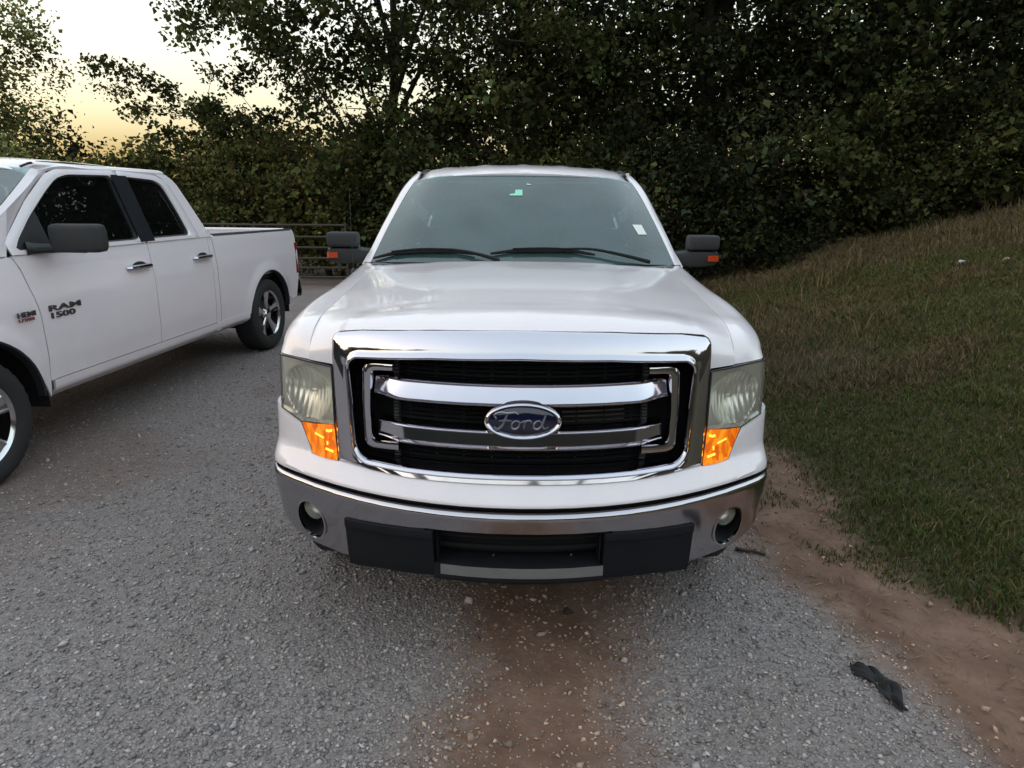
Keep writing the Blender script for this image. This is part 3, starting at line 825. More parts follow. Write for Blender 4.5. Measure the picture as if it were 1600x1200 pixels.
def rounded(pts, r=.05, n=5):
    """Round the corners of a closed outline of 2D points."""
    out = []; N = len(pts)
    for i in range(N):
        p0, p, p1 = np.array(pts[i - 1], float), np.array(pts[i], float), np.array(pts[(i + 1) % N], float)
        a = p0 - p; b = p1 - p; la, lb = np.linalg.norm(a), np.linalg.norm(b)
        d = min(r, la * .45, lb * .45)
        A = p + a / la * d; B = p + b / lb * d
        for t in np.linspace(0, 1, n): out.append((1 - t) ** 2 * A + 2 * t * (1 - t) * p + t * t * B)
    return [tuple(q) for q in out]

# ---------------------------------------------------------------- the front pickup truck
tA = empty('pickup_truck', (0, 0, 0))
tag(tA, 'white pickup truck facing the camera with chrome grille and lit amber lamps', 'pickup truck')

_pt = np.array([0, .1, .2, .3, .4, .5, .6, .7, .8, .9, .96, 1.0, 1.03, 1.06, 1.10, 1.16, 1.3])
_px = np.r_[_pt[:11] * .96, [.955, .974, .986, .994, .998, 1.0]]
_py = np.r_[.36 * _pt[:11] ** 2.1, [.362, .388, .415, .455, .515, .66]]
def PX(t): return float(np.sign(t) * np.interp(abs(t), _pt, _px))
def PY(t): return float(np.interp(abs(t), _pt, _py))
def OFF(z): return float(np.interp(z, [.3, .42, .655, .70, .76, 1.0, 1.15, 1.2, 1.26, 1.3], [.05, .03, 0, .004, .07, .10, .119, .139, .180, .215]))
def SX(x, z, k=0.0):                       # place on the nose surface by x
    return (x, PY(x / .96) + OFF(z) + k, z)
def SP(t, z, k=0.0):
    return (PX(t), PY(t) + OFF(z) + k, z)

# hood
zlip = pw([0, .58, .69, .80], [1.262, 1.234, 1.214, 1.182])
def hood_top(x, y):
    zc = np.interp(y, [.2, .35, .55, .7, .9, 1.2, 1.45, 1.7], [1.268, 1.294, 1.318, 1.333, 1.347, 1.360, 1.367, 1.371])
    dr = np.interp(y, [.2, .55, .7, .9, 1.2, 1.45, 1.62], [.085, .080, .075, .067, .055, .042, .030])
    a = abs(x) / .8
    w = .40 + .07 * (y - .4)
    return zc - dr * a ** 2.3 + .006 * float(sstep(w + .06, w - .05, abs(x)) - 1) * float(sstep(.30, .7, y))
xs = np.linspace(-.80, .80, 65)
G = []
for x in xs:
    yl = PY(x / .96) + OFF(1.2) + .045; zl = zlip(abs(x))
    back = 1.60 + .07 * (abs(x) / .8) ** 2
    zf = 1.105 if abs(x) > .655 else zl - .045
    pr = [(SX(x, zf, .022)[1], zf), (SX(x, max(zf + .01, zl - .062), .020)[1], max(zf + .01, zl - .062)), (yl - .016, zl - .020), (yl + .012, zl + .003)]
    for y in (.56, .7, .9, 1.1, 1.3, 1.5, back - .03): pr.append((y, hood_top(x, y)))
    pr += [(back, hood_top(x, back) - .003), (back + .008, hood_top(x, back) - .02)]
    G.append([(x, p[0], p[1]) for p in cr(pr, 46)])
mb = MB(); mb.grid(G); hood = mb.build('hood', 'paint', tA, sharp=50, solid=.012)

# fenders
AXF, AXR, ARC, TYRE = .97, 4.65, .50, .40
zh_ = lambda y: hood_top(.80, min(y, 1.66))
zs_ = pw([.6, .75, .9, 1.2, 1.5, 1.75, 1.9], [1.205, 1.235, 1.252, 1.268, 1.292, 1.318, 1.33])
def XA(y, z):
    x = float(np.interp(z, [.40, .55, .75, .95, 1.09, 1.2, 1.31, 1.36, 1.86], [.955, .975, .990, .994, .985, .972, .945, .925, .745]))
    f = float(np.interp(y, [.45, .62, .8, 1.0], [.974, .988, .997, 1.0]))
    fl = .018 * sum(float(sstep(.14, 0, abs(math.hypot(y - c, z - .42) - ARC))) for c in (AXF, AXR)) * (z < 1.02)
    return x * f + fl
def archA(y, base=.44):
    for c in (AXF, AXR):
        if abs(y - c) < ARC: return max(base, .42 + sqrt(ARC ** 2 - (y - c) ** 2))
    return base
for s in (-1, 1):
    J = [
     [(.805, .390, 1.105), (.85, .418, 1.105), (.90, .450, 1.106), (.938, .480, 1.107), (.958, .525, 1.106), (.968, .57, 1.100), (.974, .62, 1.092)],
     [(.805, .415, 1.160), (.86, .448, 1.158), (.91, .487, 1.148), (.943, .520, 1.138), (.960, .555, 1.126), (.971, .595, 1.110), (.977, .63, 1.09)],
     [(.805, .445, 1.192), (.86, .475, 1.188), (.91, .515, 1.178), (.945, .548, 1.163), (.962, .578, 1.145), (.973, .61, 1.118), (.979, .645, 1.09)],
     [(.805, .520, 1.228), (.86, .542, 1.223), (.91, .572, 1.208), (.945, .597, 1.188), (.964, .615, 1.163), (.976, .64, 1.125), (.982, .665, 1.09)]]
    for y in (.68, .80, .95, 1.2, 1.45, 1.70, 1.83):
        zh, zs = zh_(y), zs_(y)
        J.append([(.805, y, zh), (.86, y, zh - .006), (.912, y, zs + .012), (.945, y, zs - .012), (.964, y, zs - .045), (.977, y, zs - .085), (XA(y, 1.09), y, 1.09)])
    mb = MB(); S_ = surf([[(s * (p[0] if p[0] != .805 else .8025), p[1], p[2]) for p in r] for r in J], 40, 22); mb.grid(S_)
    us = np.unique(np.r_[np.linspace(0, 1, 10), [(AXF + ARC * cos(a) - .66) / (1.83 - .66) for a in np.linspace(0, pi, 26) if AXF + ARC * cos(a) > .66]])
    panel(mb, const(.66), const(1.83), archA, const(1.09), XA, s, us=us, nv=14)
    mb.build('fender', 'paint', tA, sharp=45, solid=.012)
    # dark wheel well
    mb = MB(); mb.grid([[(s * xx, c_ + .52 * cos(a), .42 + .52 * sin(a)) for a in np.linspace(-.05, pi + .05, 20)] for xx in (.55, .95) for c_ in (AXF,)])
    mb.grid([[(s * .55, AXF + r * cos(a), .42 + r * sin(a)) for a in np.linspace(0, pi, 16)] for r in (.02, .52)])
    mb.build('wheel_well', 'pit', tA)
    mb = MB(); mb.grid([[(s * xx, AXR + .52 * cos(a), .42 + .52 * sin(a)) for a in np.linspace(-.05, pi + .05, 20)] for xx in (.55, .95)]); mb.build('wheel_well', 'pit', tA)

# white bumper cover under grille and lamps
ctop = pw([0, .672, .79, .845, .954, .99, 1.1], [.757, .757, .757, .862, .897, .903, .905])
T_ = np.unique(np.r_[np.linspace(-1.16, 1.16, 91), [s * q / .96 for s in (-1, 1) for q in (.672, .79, .80, .81, .82, .83, .845)]])
G = []
for t in T_:
    x = abs(PX(t)); zt = ctop(x); zb = .683
    k0 = 0 if abs(t) < 1 else -.0
    row = [SP(t, zb + .003, .055), SP(t, zb, .02)] + [SP(t, z, .004) for z in (zb + .004,)] + [SP(t, zb + (zt - zb) * v, 0) for v in np.linspace(.10, .93, 10)] + [SP(t, zt - .001, .004), SP(t, zt, .05)]
    G.append(row)
mb = MB(); mb.grid(G)
for s in (-1, 1):     # side returns to the wheel arch
    y0 = PY(1.16) + OFF(.8)
mb.build('bumper_cover', 'paint', tA, sharp=40)
mb = MB(); mb.grid([[SP(t, .65, .05), SP(t, .70, .045)] for t in np.linspace(-1.16, 1.16, 60)]); mb.build('gap_filler', 'pit', tA)
# side piece of the bumper cover between lamp, bumper and wheel arch
for s in (-1, 1):
    mb = MB()
    ya = PY(1.10) + .07
    panel(mb, const(ya), const(.66), lambda y: max(.60, archA(y, .60)) , lambda y: .905 if y < .62 else 1.088, lambda y, z: min(XA(y, z), 1.0) - .004, s, nu=16, nv=8)
    mb.build('bumper_cover_side', 'paint', tA, solid=.01)

# chrome front bumper with openings for the fog lamps
FOGX, FOGZ, FRX, FRZ = .803, .497, .062, .080
zbot = pw([0, .60, .66, .85, .92, .97, 1.0], [.402, .39, .372, .378, .408, .44, .47])
Tb = np.unique(np.r_[np.linspace(-1.2, 1.2, 121), np.linspace(.70, .90, 34) / .96, -np.linspace(.70, .90, 34) / .96])
VV, FF = [], []; zrows = 40
for t in Tb:
    zb = zbot(abs(PX(t)))
    col = [SP(t, .640, .05), SP(t, .664, .03), SP(t, .669, .014), SP(t, .667, .003), SP(t, .660, -.005), SP(t, .650, -.009)]
    for v in np.linspace(0.04, 1, zrows - 9):
        z = .650 + (zb + .007 - .650) * v
        col.append(SP(t, z, -.009 + .020 * v ** 1.4))
    col += [SP(t, zb + .002, .013), SP(t, zb, .018), SP(t, zb - .001, .06)]
    VV.append(col)
nr = len(VV[0]); A = np.array(VV)
def fogr(p): return math.hypot((abs(p[0]) - FOGX) / FRX, (p[2] - FOGZ) / FRZ)
mb = MB(); mb.V = [tuple(p) for r in A for p in r]
for i in range(len(Tb) - 1):
    for j in range(nr - 1):
        q = (i * nr + j, i * nr + j + 1, (i + 1) * nr + j + 1, (i + 1) * nr + j)
        cpt = np.mean([mb.V[k] for k in q], 0)
        if fogr(cpt) < 1 or (abs(cpt[0]) < .32 and cpt[2] < .592): continue
        mb.F.append(q)
used = {}
for f in mb.F:
    for k in f: used[k] = used.get(k, 0) + 1
for k, p in enumerate(mb.V):          # draw the ragged rim onto the oval
    f = fogr(p)
    if used.get(k, 0) in (1, 2, 3) and .6 < f < 1.3:
        sx = np.sign(p[0]); x = FOGX + (abs(p[0]) - FOGX) / f; z = FOGZ + (p[2] - FOGZ) / f
        t = x / .96; v = (.650 - z) / (.650 - zbot(x) - .007)
        mb.V[k] = (sx * x, PY(t) + OFF(z) - .009 + .020 * max(0, v) ** 1.4, z)
bumper = mb.build('front_bumper', 'bumper_chrome', tA, sharp=60)
for s in (-1, 1):
    mb = MB(); rings = []
    for (f, k) in ((1.10, -.002), (1.09, -.010), (1.0, -.012), (.94, .0), (.90, .05), (.86, .085), (.5, .09), (.02, .09)):
        rings.append([SX(s * (FOGX + FRX * f * cos(a)), FOGZ + FRZ * f * sin(a), k + .005) for a in np.linspace(0, 2 * pi, 40, endpoint=False)])
    b2 = MB(); b2.grid(rings[:4], cv=True); b2.build('fog_bezel', 'chrome', bumper)
    b2 = MB(); b2.grid(rings[3:], cv=True); fog = b2.build('fog_light', 'pit', bumper)
    cxf, czf = s * .803, .527
    yb = SX(cxf, czf, .030)[1]; tl = radians(-24) * s
    mb = MB(); mb.lathe([(.001, -.012), (.02, -.0105), (.035, -.006), (.045, .002), (.047, .012)], (0, 0, 0), 'y', 32)
    mb.V = [tuple(Matrix.Rotation(-tl, 3, 'Z') @ Vector(v) + Vector((cxf, yb, czf))) for v in mb.V]; mb.build('fog_lens', 'foglens', fog)
    mb = MB(); mb.lathe([(.001, .040), (.02, .036), (.036, .025), (.045, .010)], (0, 0, 0), 'y', 32)
    mb.V = [tuple(Matrix.Rotation(-tl, 3, 'Z') @ Vector(v) + Vector((cxf, yb, czf))) for v in mb.V]; mb.build('fog_reflector', 'reflector', fog)

# black lower valance
mb = MB()
vtop = pw([0, .30, .65], [.590, .587, .561]); vbot = pw([0, .3, .50, .62, .66], [.385, .388, .372, .352, .350])
for (xa, xb) in ((-.655, -.285), (.285, .655)):
    G = []
    for x in np.linspace(xa, xb, 26):
        zt, zb = vtop(abs(x)), vbot(abs(x))
        e = min(x - xa, xb - x)
        ke = -.018 if e > .004 else .03
        G.append([SX(x, zt, .02), SX(x, zt - .002, ke + .004), SX(x, zt - .018, ke), SX(x, zt - .030, ke), SX(x, zt - .036, ke + .008)] + [SX(x, z, ke + .008) for z in np.linspace(zt - .05, zb + .02, 8)] + [SX(x, zb + .004, ke + .012), SX(x, zb, .05)])
    mb.grid(G)
G = []
for x in np.linspace(-.30, .30, 30):
    zb = vbot(abs(x))
    G.append([SX(x, .452, .10), SX(x, .452, .0), SX(x, .449, -.010), SX(x, .410, -.016), SX(x, .400, -.02), SX(x, zb + .003, -.018), SX(x, zb, .06)])
mb.grid(G)
val = mb.build('valance', 'valance', tA, sharp=30)
mb = MB(); mb.grid([[SX(x, .452, .012), SX(x, .449, -.013), SX(x, .414, -.020)] for x in np.linspace(-.275, .30, 30)]); mb.build('plate_strip', 'strip', val)
mb = MB(); mb.grid([[SX(x, z, .10) for z in np.linspace(.44, .60, 4)] for x in np.linspace(-.29, .29, 12)])
for s in (-1, 1): mb.grid([[SX(s * .287, z, k) for k in (-.005, .10)] for z in (.44, .60)])
mb.build('intake', 'pit', val)
for (x, z) in ((-.09, .462), (.19, .463)):
    mb = MB(); mb.lathe([(0, -.006), (.005, -.005), (.007, .004)], SX(x, z, .06), 'y', 10); mb.build('bolt', 'dull_chrome', val)
for z in (.50, .545):
    mb = MB(); mb.grid([[SX(x, z - .008, .05), SX(x, z + .003, .045), SX(x, z + .008, .055)] for x in np.linspace(-.285, .285, 20)]); mb.build('intake_slat', 'pit', val)

# chrome grille surround
def rr(top, bot, ht, hb, rt, rb, d=0.0):
    """Rounded outline; d grows it."""
    ht, hb = ht + d, hb + d; rt, rb = max(.004, rt + d), max(.004, rb + d)
    R = [(x, top(x) + d) for x in np.linspace(0, ht - rt, 16)]
    cx, cz = ht - rt, top(ht - rt) + d - rt
    R += [(cx + rt * sin(a), cz + rt * cos(a)) for a in np.linspace(0, pi / 2, 9)[1:]]
    c2x, c2z = hb - rb, bot(hb - rb) - d + rb
    for v in np.linspace(0, 1, 14)[1:]: R.append((ht + (hb - ht) * v, cz + (c2z - cz) * v))
    R += [(c2x + rb * cos(a), c2z - rb * sin(a)) for a in np.linspace(0, pi / 2, 9)[1:]]
    R += [(x, bot(x) - d) for x in np.linspace(c2x, 0, 16)[1:]]
    L = [(-x, z) for (x, z) in R[1:-1]][::-1]
    return R + L
otop = pw([0, .3, .58, .70], [1.264, 1.255, 1.236, 1.216]); obot = pw([0, .4, .7], [.766, .763, .755])
itop = pw([0, .3, .58, .63], [1.175, 1.168, 1.148, 1.142]); ibot = pw([0, .4, .62], [.784, .782, .788])
def oL(d, k): return [SX(x, z, k) for (x, z) in rr(otop, obot, .690, .676, .030, .012, d)]
def iL(d, k): return [SX(x, z, k) for (x, z) in rr(itop, ibot, .612, .592, .040, .055, d)]
mb = MB(); mb.grid([oL(0, .05), oL(0, .006), oL(-.004, -.003), oL(-.013, -.008), iL(.030, -.008), iL(.023, -.005), iL(.019, -.008), iL(.014, -.017), iL(.008, -.020), iL(.002, -.016), iL(-.003, -.004), iL(-.004, .085)], cv=True)
sur = mb.build('grille_surround', 'chrome', tA, sharp=50)
# dark cavity behind
mb = MB(); mb.grid([iL(-.003, .03), iL(-.003, .16)], cv=True)
mb.grid([[SX(x, z, .16) for z in np.linspace(.77, 1.20, 6)] for x in np.linspace(-.62, .62, 24)]); mb.build('grille_cavity', 'pit', tA)
# fine louvers in front of the radiator
mb = MB()
for z in np.arange(.800, 1.155, .0165):
    mb.grid([[SX(x, z - .0045, .085), SX(x, z + .001, .075), SX(x, z + .0045, .09), SX(x, z - .0045, .085)] for x in np.linspace(-.43, .43, 15)])
for x in np.arange(-.40, .41, .10):
    mb.grid([[SX(x - .004, z, .095) , SX(x + .004, z, .095)] for z in np.linspace(.79, 1.17, 8)])
tag(mb.build('louvers', 'black', tA), kind='stuff')
mb = MB(); mb.grid([[SX(x, z, .12) for z in (.925, .955, .985, 1.012)] for x in np.linspace(.14, .38, 8)]); mb.build('condenser', 'condenser', tA)
for s in (-1, 1):
    mb = MB()
    for z in np.arange(.80, 1.16, .012): mb.box(SX(s * .444, z, .060), (.018, .012, .0075))
    mb.grid([[SX(s * .444 + q, z, .07) for z in (.79, 1.165)] for q in (-.012, .012)])
    mb.build('grille_ladder', 'grey', tA, smooth=False)
    # C-shaped chrome bracket
    path = [(.448, 1.126), (.50, 1.121), (.548, 1.108), (.549, .97), (.540, .850), (.515, .838), (.43, .845)]
    P = lin(path, 40)
    mb = MB(); G = []
    o_out = [(.448, 1.138), (.52, 1.135), (.555, 1.128), (.568, 1.112), (.571, .97), (.565, .85), (.555, .832), (.53, .825), (.43, .829)]
    o_in = [(.448, 1.110), (.50, 1.107), (.520, 1.104), (.528, 1.095), (.533, .97), (.529, .873), (.523, .862), (.51, .857), (.43, .863)]
    A_, B_ = lin(o_out, 50), lin(o_in, 50)
    for a, b in zip(A_, B_):
        m = (a + b) / 2
        G.append([SX(s * a[0], a[1], .07), SX(s * a[0], a[1], .022), SX(s * (a[0] * .88 + b[0] * .12), a[1] * .88 + b[1] * .12, .012), SX(s * m[0], m[1], .009), SX(s * (a[0] * .12 + b[0] * .88), a[1] * .12 + b[1] * .88, .012), SX(s * b[0], b[1], .022), SX(s * b[0], b[1], .07)])
    mb.grid(G); mb.poly(G[0]); mb.poly(G[-1]); mb.build('grille_bracket', 'chrome', tA, sharp=40)

def bar(zc, h, half, tilt, name='grille_bar'):
    mb = MB(); G = []
    for x in np.linspace(-half, half, 61):
        e = float(sstep(half - .11, half, abs(x)))
        kk = .035 * e; up = .0 + (.004 if zc > 1 else .002) * 0
        hh = h * (1 - .10 * e)
        # (dz, k): small bevels catch the sky, face leans by tilt
        pr = [(.50, .060), (.50, .016 + tilt), (.46, .004 + tilt), (.38, -.002 + tilt * .9), (.30, .004 + tilt * .8), (-.28, .002 - tilt * .3), (-.37, -.008 - tilt * .4), (-.46, -.005 - tilt * .4), (-.50, .008 - tilt * .3), (-.50, .060)]
        G.append([SX(x, zc + q * hh, k + kk) for (q, k) in pr])
    mb.grid(G); mb.poly(G[0]); mb.poly(G[-1])
    return mb.build(name, 'chrome', tA, sharp=40)
bar(1.056, .072, .522, .020); bar(.901, .068, .508, .002)

# oval badge
def ell(a, b, k, n=56, cx=.010, cz=.976): return [SX(cx + a * cos(q), cz + b * sin(q), k) for q in np.linspace(0, 2 * pi, n, endpoint=False)]
mb = MB(); mb.grid([ell(.138, .068, .05), ell(.136, .066, .0), ell(.131, .062, -.022), ell(.124, .056, -.028), ell(.117, .0505, -.024), ell(.114, .048, -.016)], cv=True)
badge = mb.build('badge', 'chrome', tA, sharp=60)
mb = MB(); R_ = [ell(.1145, .0485, -.017), ell(.10, .042, -.021), ell(.06, .025, -.024), ell(.002, .001, -.025)]
mb.grid(R_, cv=True); mb.build('badge_face', 'blue', badge)
def stroke(mb, pts, r):
    P = cr(pts, 5 * len(pts))
    mb.tube([Vector(SX(.010 + p[0] * 1.12, .974 + p[1] * 1.05, -.026)) for p in P], [max(.0016, 1.3 * r * (0.55 + .45 * sin(pi * i / (len(P) - 1)))) for i in range(len(P))], 6)
mb = MB()
stroke(mb, [(-.080, .010), (-.086, .022), (-.070, .032), (-.045, .030), (-.022, .032), (-.014, .026)], .0034)
stroke(mb, [(-.046, .028), (-.054, .008), (-.064, -.014), (-.078, -.022), (-.086, -.014)], .0036)
stroke(mb, [(-.072, .003), (-.052, .006), (-.034, .004)], .0028)
def loop(cx, cz, r): return [(cx + r * cos(a) * .9 + .25 * r * sin(a), cz + r * sin(a)) for a in np.linspace(.6, 2 * pi + .6, 12)]
stroke(mb, loop(-.022, -.008, .0125), .0028)
stroke(mb, [(-.008, -.002), (.004, .004), (.004, -.010), (.002, -.020)], .0026)
stroke(mb, [(.003, -.006), (.012, .005), (.022, .005), (.026, -.002)], .0026)
stroke(mb, loop(.044, -.008, .0125), .0028)
stroke(mb, [(.070, .030), (.064, .010), (.058, -.012), (.064, -.020), (.076, -.014)], .003)
mb.build('badge_script', 'script', badge)

# headlamps
for s in (-1, 1):
    def hp(P, k, n): return [SX(s * p[0], p[1], k) if p[0] < .93 else (s * p[0], SX(s * .955, p[1], k)[1] - .0 + max(0, p[0] - .955) * 3.2, p[1]) for p in P]
    bot = lin([(.686, .890), (.760, .880), (.842, .868), (.90, .884), (.956, .899), (.974, .905)], 24)
    top = lin([(.692, 1.098), (.80, 1.101), (.90, 1.103), (.956, 1.103), (.974, 1.100)], 24)
    lef = lin([(.686, .890), (.692, 1.098)], 16); rig = lin([(.974, .905), (.974, 1.100)], 16)
    C2 = coons(bot, top, lef, rig)
    def place(C2, kf):
        G = []; m, n = C2.shape[:2]
        for j in range(m):
            row = []
            for i in range(n):
                x, z = C2[j, i]; k = kf(i / (n - 1), j / (m - 1))
                t = min(x, .945) / .96
                y = PY(t) + OFF(z) + k + max(0, x - .945) * 3.6
                row.append((s * min(x, .945 + (x - .945) * .9), y, z))
            G.append(row)
        return G
    mb = MB(); mb.grid(place(C2, lambda u, v: .13)); 
    E_ = place(C2, lambda u, v: .002); Bk = place(C2, lambda u, v: .13)
    for (ea, eb) in ((E_[0], Bk[0]), (E_[-1], Bk[-1]), ([r[0] for r in E_], [r[0] for r in Bk]), ([r[-1] for r in E_], [r[-1] for r in Bk])): mb.grid([ea, eb])
    head = mb.build('headlight', 'dull_chrome', tA)
    def bowl(u, v):
        d = min(1, ((u - .46) / .40) ** 2 + ((v - .42) / .46) ** 2)
        fl = .0045 * abs(sin(u * 42)) * float(sstep(1, .75, d))
        return .035 + .080 * (1 - d) - fl
    C3 = coons(lin(bot, 90), lin(top, 90), lin(lef, 24), lin(rig, 24))
    mb = MB(); mb.grid(place(C3, bowl)); mb.build('reflector', 'reflector', head, sharp=25)
    mb = MB(); mb.lathe([(.001, -.05), (.012, -.047), (.016, -.03), (.016, 0)], SX(s * .80, .985, .10), 'y', 16); mb.build('bulb', 'foglens', head)
    mb = MB(); mb.grid(place(C2, lambda u, v: -.006 - .008 * sin(pi * u) * sin(pi * v))); mb.build('lens', 'headlens', head)
    # dark seal round the lamp
    ab, at_ = lin([(.674, .757), (.730, .757), (.788, .757)], 12), lin([(.686, .888), (.760, .878), (.838, .866)], 12)
    A2 = coons(ab, at_, lin([(.674, .757), (.686, .888)], 10), lin([(.788, .757), (.838, .866)], 10))
    mb = MB(); mb.grid([[SX(s * p[0], p[1], .05) for p in r] for r in A2])
    mb.grid([[SX(s * p[0], p[1], k) for p in A2[:, -1]] for k in (.0, .05)]); mb.grid([[SX(s * p[0], p[1], k) for p in A2[0]] for k in (.0, .05)])
    ts = mb.build('turn_signal', 'dull_chrome', head)
    mb = MB(); mb.grid([[SX(s * p[0], p[1], -.002 - .006 * sin(pi * i / 11)) for i, p in enumerate(r)] for r in A2]); mb.build('amber_lens', 'amber', ts)
    for (x, z, w, h, rot) in ((.712, .862, .016, .007, 0), (.698, .866, .008, .007, 0), (.752, .836, .040, .004, .25), (.708, .790, .034, .006, .12), (.716, .815, .005, .012, 0)):  # glowing bars set before the lens paint its hot spots
        P_ = [(x + (dx * cos(rot) - dz * sin(rot)), z + (dx * sin(rot) + dz * cos(rot))) for dx, dz in ((-w / 2, -h / 2), (w / 2, -h / 2), (w / 2, h / 2), (-w / 2, h / 2))]
        mb = MB(); a = [SX(s * p[0], p[1], -.0065) for p in P_]; b = [SX(s * p[0], p[1], -.0125) for p in P_]
        mb.grid([a, b], cv=True); mb.poly(b); mb.build('lens_hot_spot', 'amber_hot', ts)
    mb = MB()
    seal = [(.974, 1.102), (.90, 1.105), (.80, 1.103), (.691, 1.100), (.685, .890), (.673, .756)]
    P = lin(seal, 60); mb.tube([Vector((s * min(p[0], .945 + (p[0] - .945) * .9), PY(min(p[0], .945) / .96) + OFF(p[1]) + .002 + max(0, p[0] - .945) * 3.6, p[1])) for p in P], .0032, 5)
    seal = [(.974, .904), (.90, .884), (.843, .866), (.788, .756), (.673, .756)]
    P = lin(seal, 60); mb.tube([Vector((s * min(p[0], .945 + (p[0] - .945) * .9), PY(min(p[0], .945) / .96) + OFF(p[1]) + .003 + max(0, p[0] - .945) * 3.6, p[1])) for p in P], .003, 5)
    mb.build('seal', 'grey', head)

# windshield, cowl, pillars, roof
WB = [(-.885, 1.80, 1.338), (-.70, 1.72, 1.346), (-.4, 1.67, 1.350), (0, 1.655, 1.352), (.4, 1.67, 1.350), (.70, 1.72, 1.346), (.885, 1.80, 1.338)]
WM = [(-.812, 2.14, 1.580), (-.66, 2.075, 1.598), (-.38, 2.035, 1.612), (0, 2.02, 1.617), (.38, 2.035, 1.612), (.66, 2.075, 1.598), (.812, 2.14, 1.580)]
WT = [(-.728, 2.53, 1.812), (-.60, 2.475, 1.836), (-.35, 2.435, 1.851), (0, 2.42, 1.857), (.35, 2.435, 1.851), (.60, 2.475, 1.836), (.728, 2.53, 1.812)]
Wg = np.array(surf([WB, WM, WT], 16, 41))      # [41][16]
mb = MB(); mb.grid(Wg); shield = mb.build('windshield', 'windshield', tA)
mb = MB()                                        # black ceramic border under the glass edge
def gpt(u, v, k=.004):
    i = u * 40; j = v * 15; i0, j0 = int(min(39, i)), int(min(14, j)); a, b = i - i0, j - j0
    p = Wg[i0, j0] * (1-a)*(1-b) + Wg[i0+1, j0] * a*(1-b) + Wg[i0, j0+1] * (1-a)*b + Wg[i0+1, j0+1] * a*b
    du = Wg[i0+1, j0] - Wg[i0, j0]; dv = Wg[i0, j0+1] - Wg[i0, j0]; n = np.cross(du, dv); n /= np.linalg.norm(n)
    if n[2] < 0: n = -n
    return tuple(p - n * k)
mb.grid([[gpt(u, v) for v in (.955, 1.0)] for u in np.linspace(0, 1, 40)])
mb.grid([[gpt(u, v) for v in (0, .075)] for u in np.linspace(0, 1, 40)])
for u0, u1 in ((0, .022), (.978, 1)): mb.grid([[gpt(u, v) for v in np.linspace(0, 1, 16)] for u in (u0, u1)])
mb.build('windshield_border', 'grey', shield)
mb = MB(); G = []
for x in np.linspace(-.86, .86, 41):
    hb = 1.60 + .07 * (abs(x) / .8) ** 2; zz = hood_top(min(abs(x), .8), hb)
    wy = float(np.interp(abs(x), [0, .4, .7, .885], [1.655, 1.67, 1.72, 1.80])); wz = float(np.interp(abs(x), [0, .4, .7, .885], [1.352, 1.350, 1.346, 1.338]))
    G.append([(x, hb - .05, zz - .05), (x, hb + .012, zz - .030), (x, wy - .005, wz - .006), (x, wy + .02, wz + .004)])
mb.grid(G); mb.build('cowl', 'black', tA)
# roof
RF = []
for y, dz, wx in ((2.40, 0, 0), (2.50, .0, .0), (2.62, .0, 0), (2.9, .0, 0), (3.4, .0, 0), (3.9, .0, 0), (4.10, 0, 0), (4.16, 0, 0)):
    zc = float(np.interp(y, [2.40, 2.50, 2.62, 2.9, 3.4, 3.9, 4.10, 4.16], [1.860, 1.893, 1.914, 1.936, 1.940, 1.928, 1.905, 1.87]))
    hw = float(np.interp(y, [2.4, 2.6, 4.16], [.725, .748, .735]))
    fy = .11
    row = []
    for q in np.linspace(-1, 1, 33):
        a = abs(q); x = q * hw
        z = zc - .047 * a ** 2.2 - .040 * float(sstep(.86, 1, a))
        yy = y + (fy * a ** 2.4 if y < 2.6 else fy * a ** 2.4 * max(0, (2.9 - y) / .3) if y < 2.9 else 0)
        if y > 2.55: z += .007 * max(0, cos(q * 5.5 * pi)) ** 2 * float(sstep(.86, .78, a)) * float(sstep(2.55, 2.75, y)) * float(sstep(4.1, 3.9, y))
        row.append((x, yy, z))
    RF.append(row)
mb = MB(); mb.grid(surf(RF, 40, 67)); roof = mb.build('roof', 'paint', tA, sharp=50, solid=.02)
for s in (-1, 1):
    mb = MB(); P = [(s * .692, 2.60, 1.856), (s * .694, 2.74, 1.880), (s * .695, 3.4, 1.892), (s * .690, 4.05, 1.866)]
    mb.tube([Vector(p) for p in cr(P, 20)], .009, 6); mb.build('roof_moulding', 'black', roof)

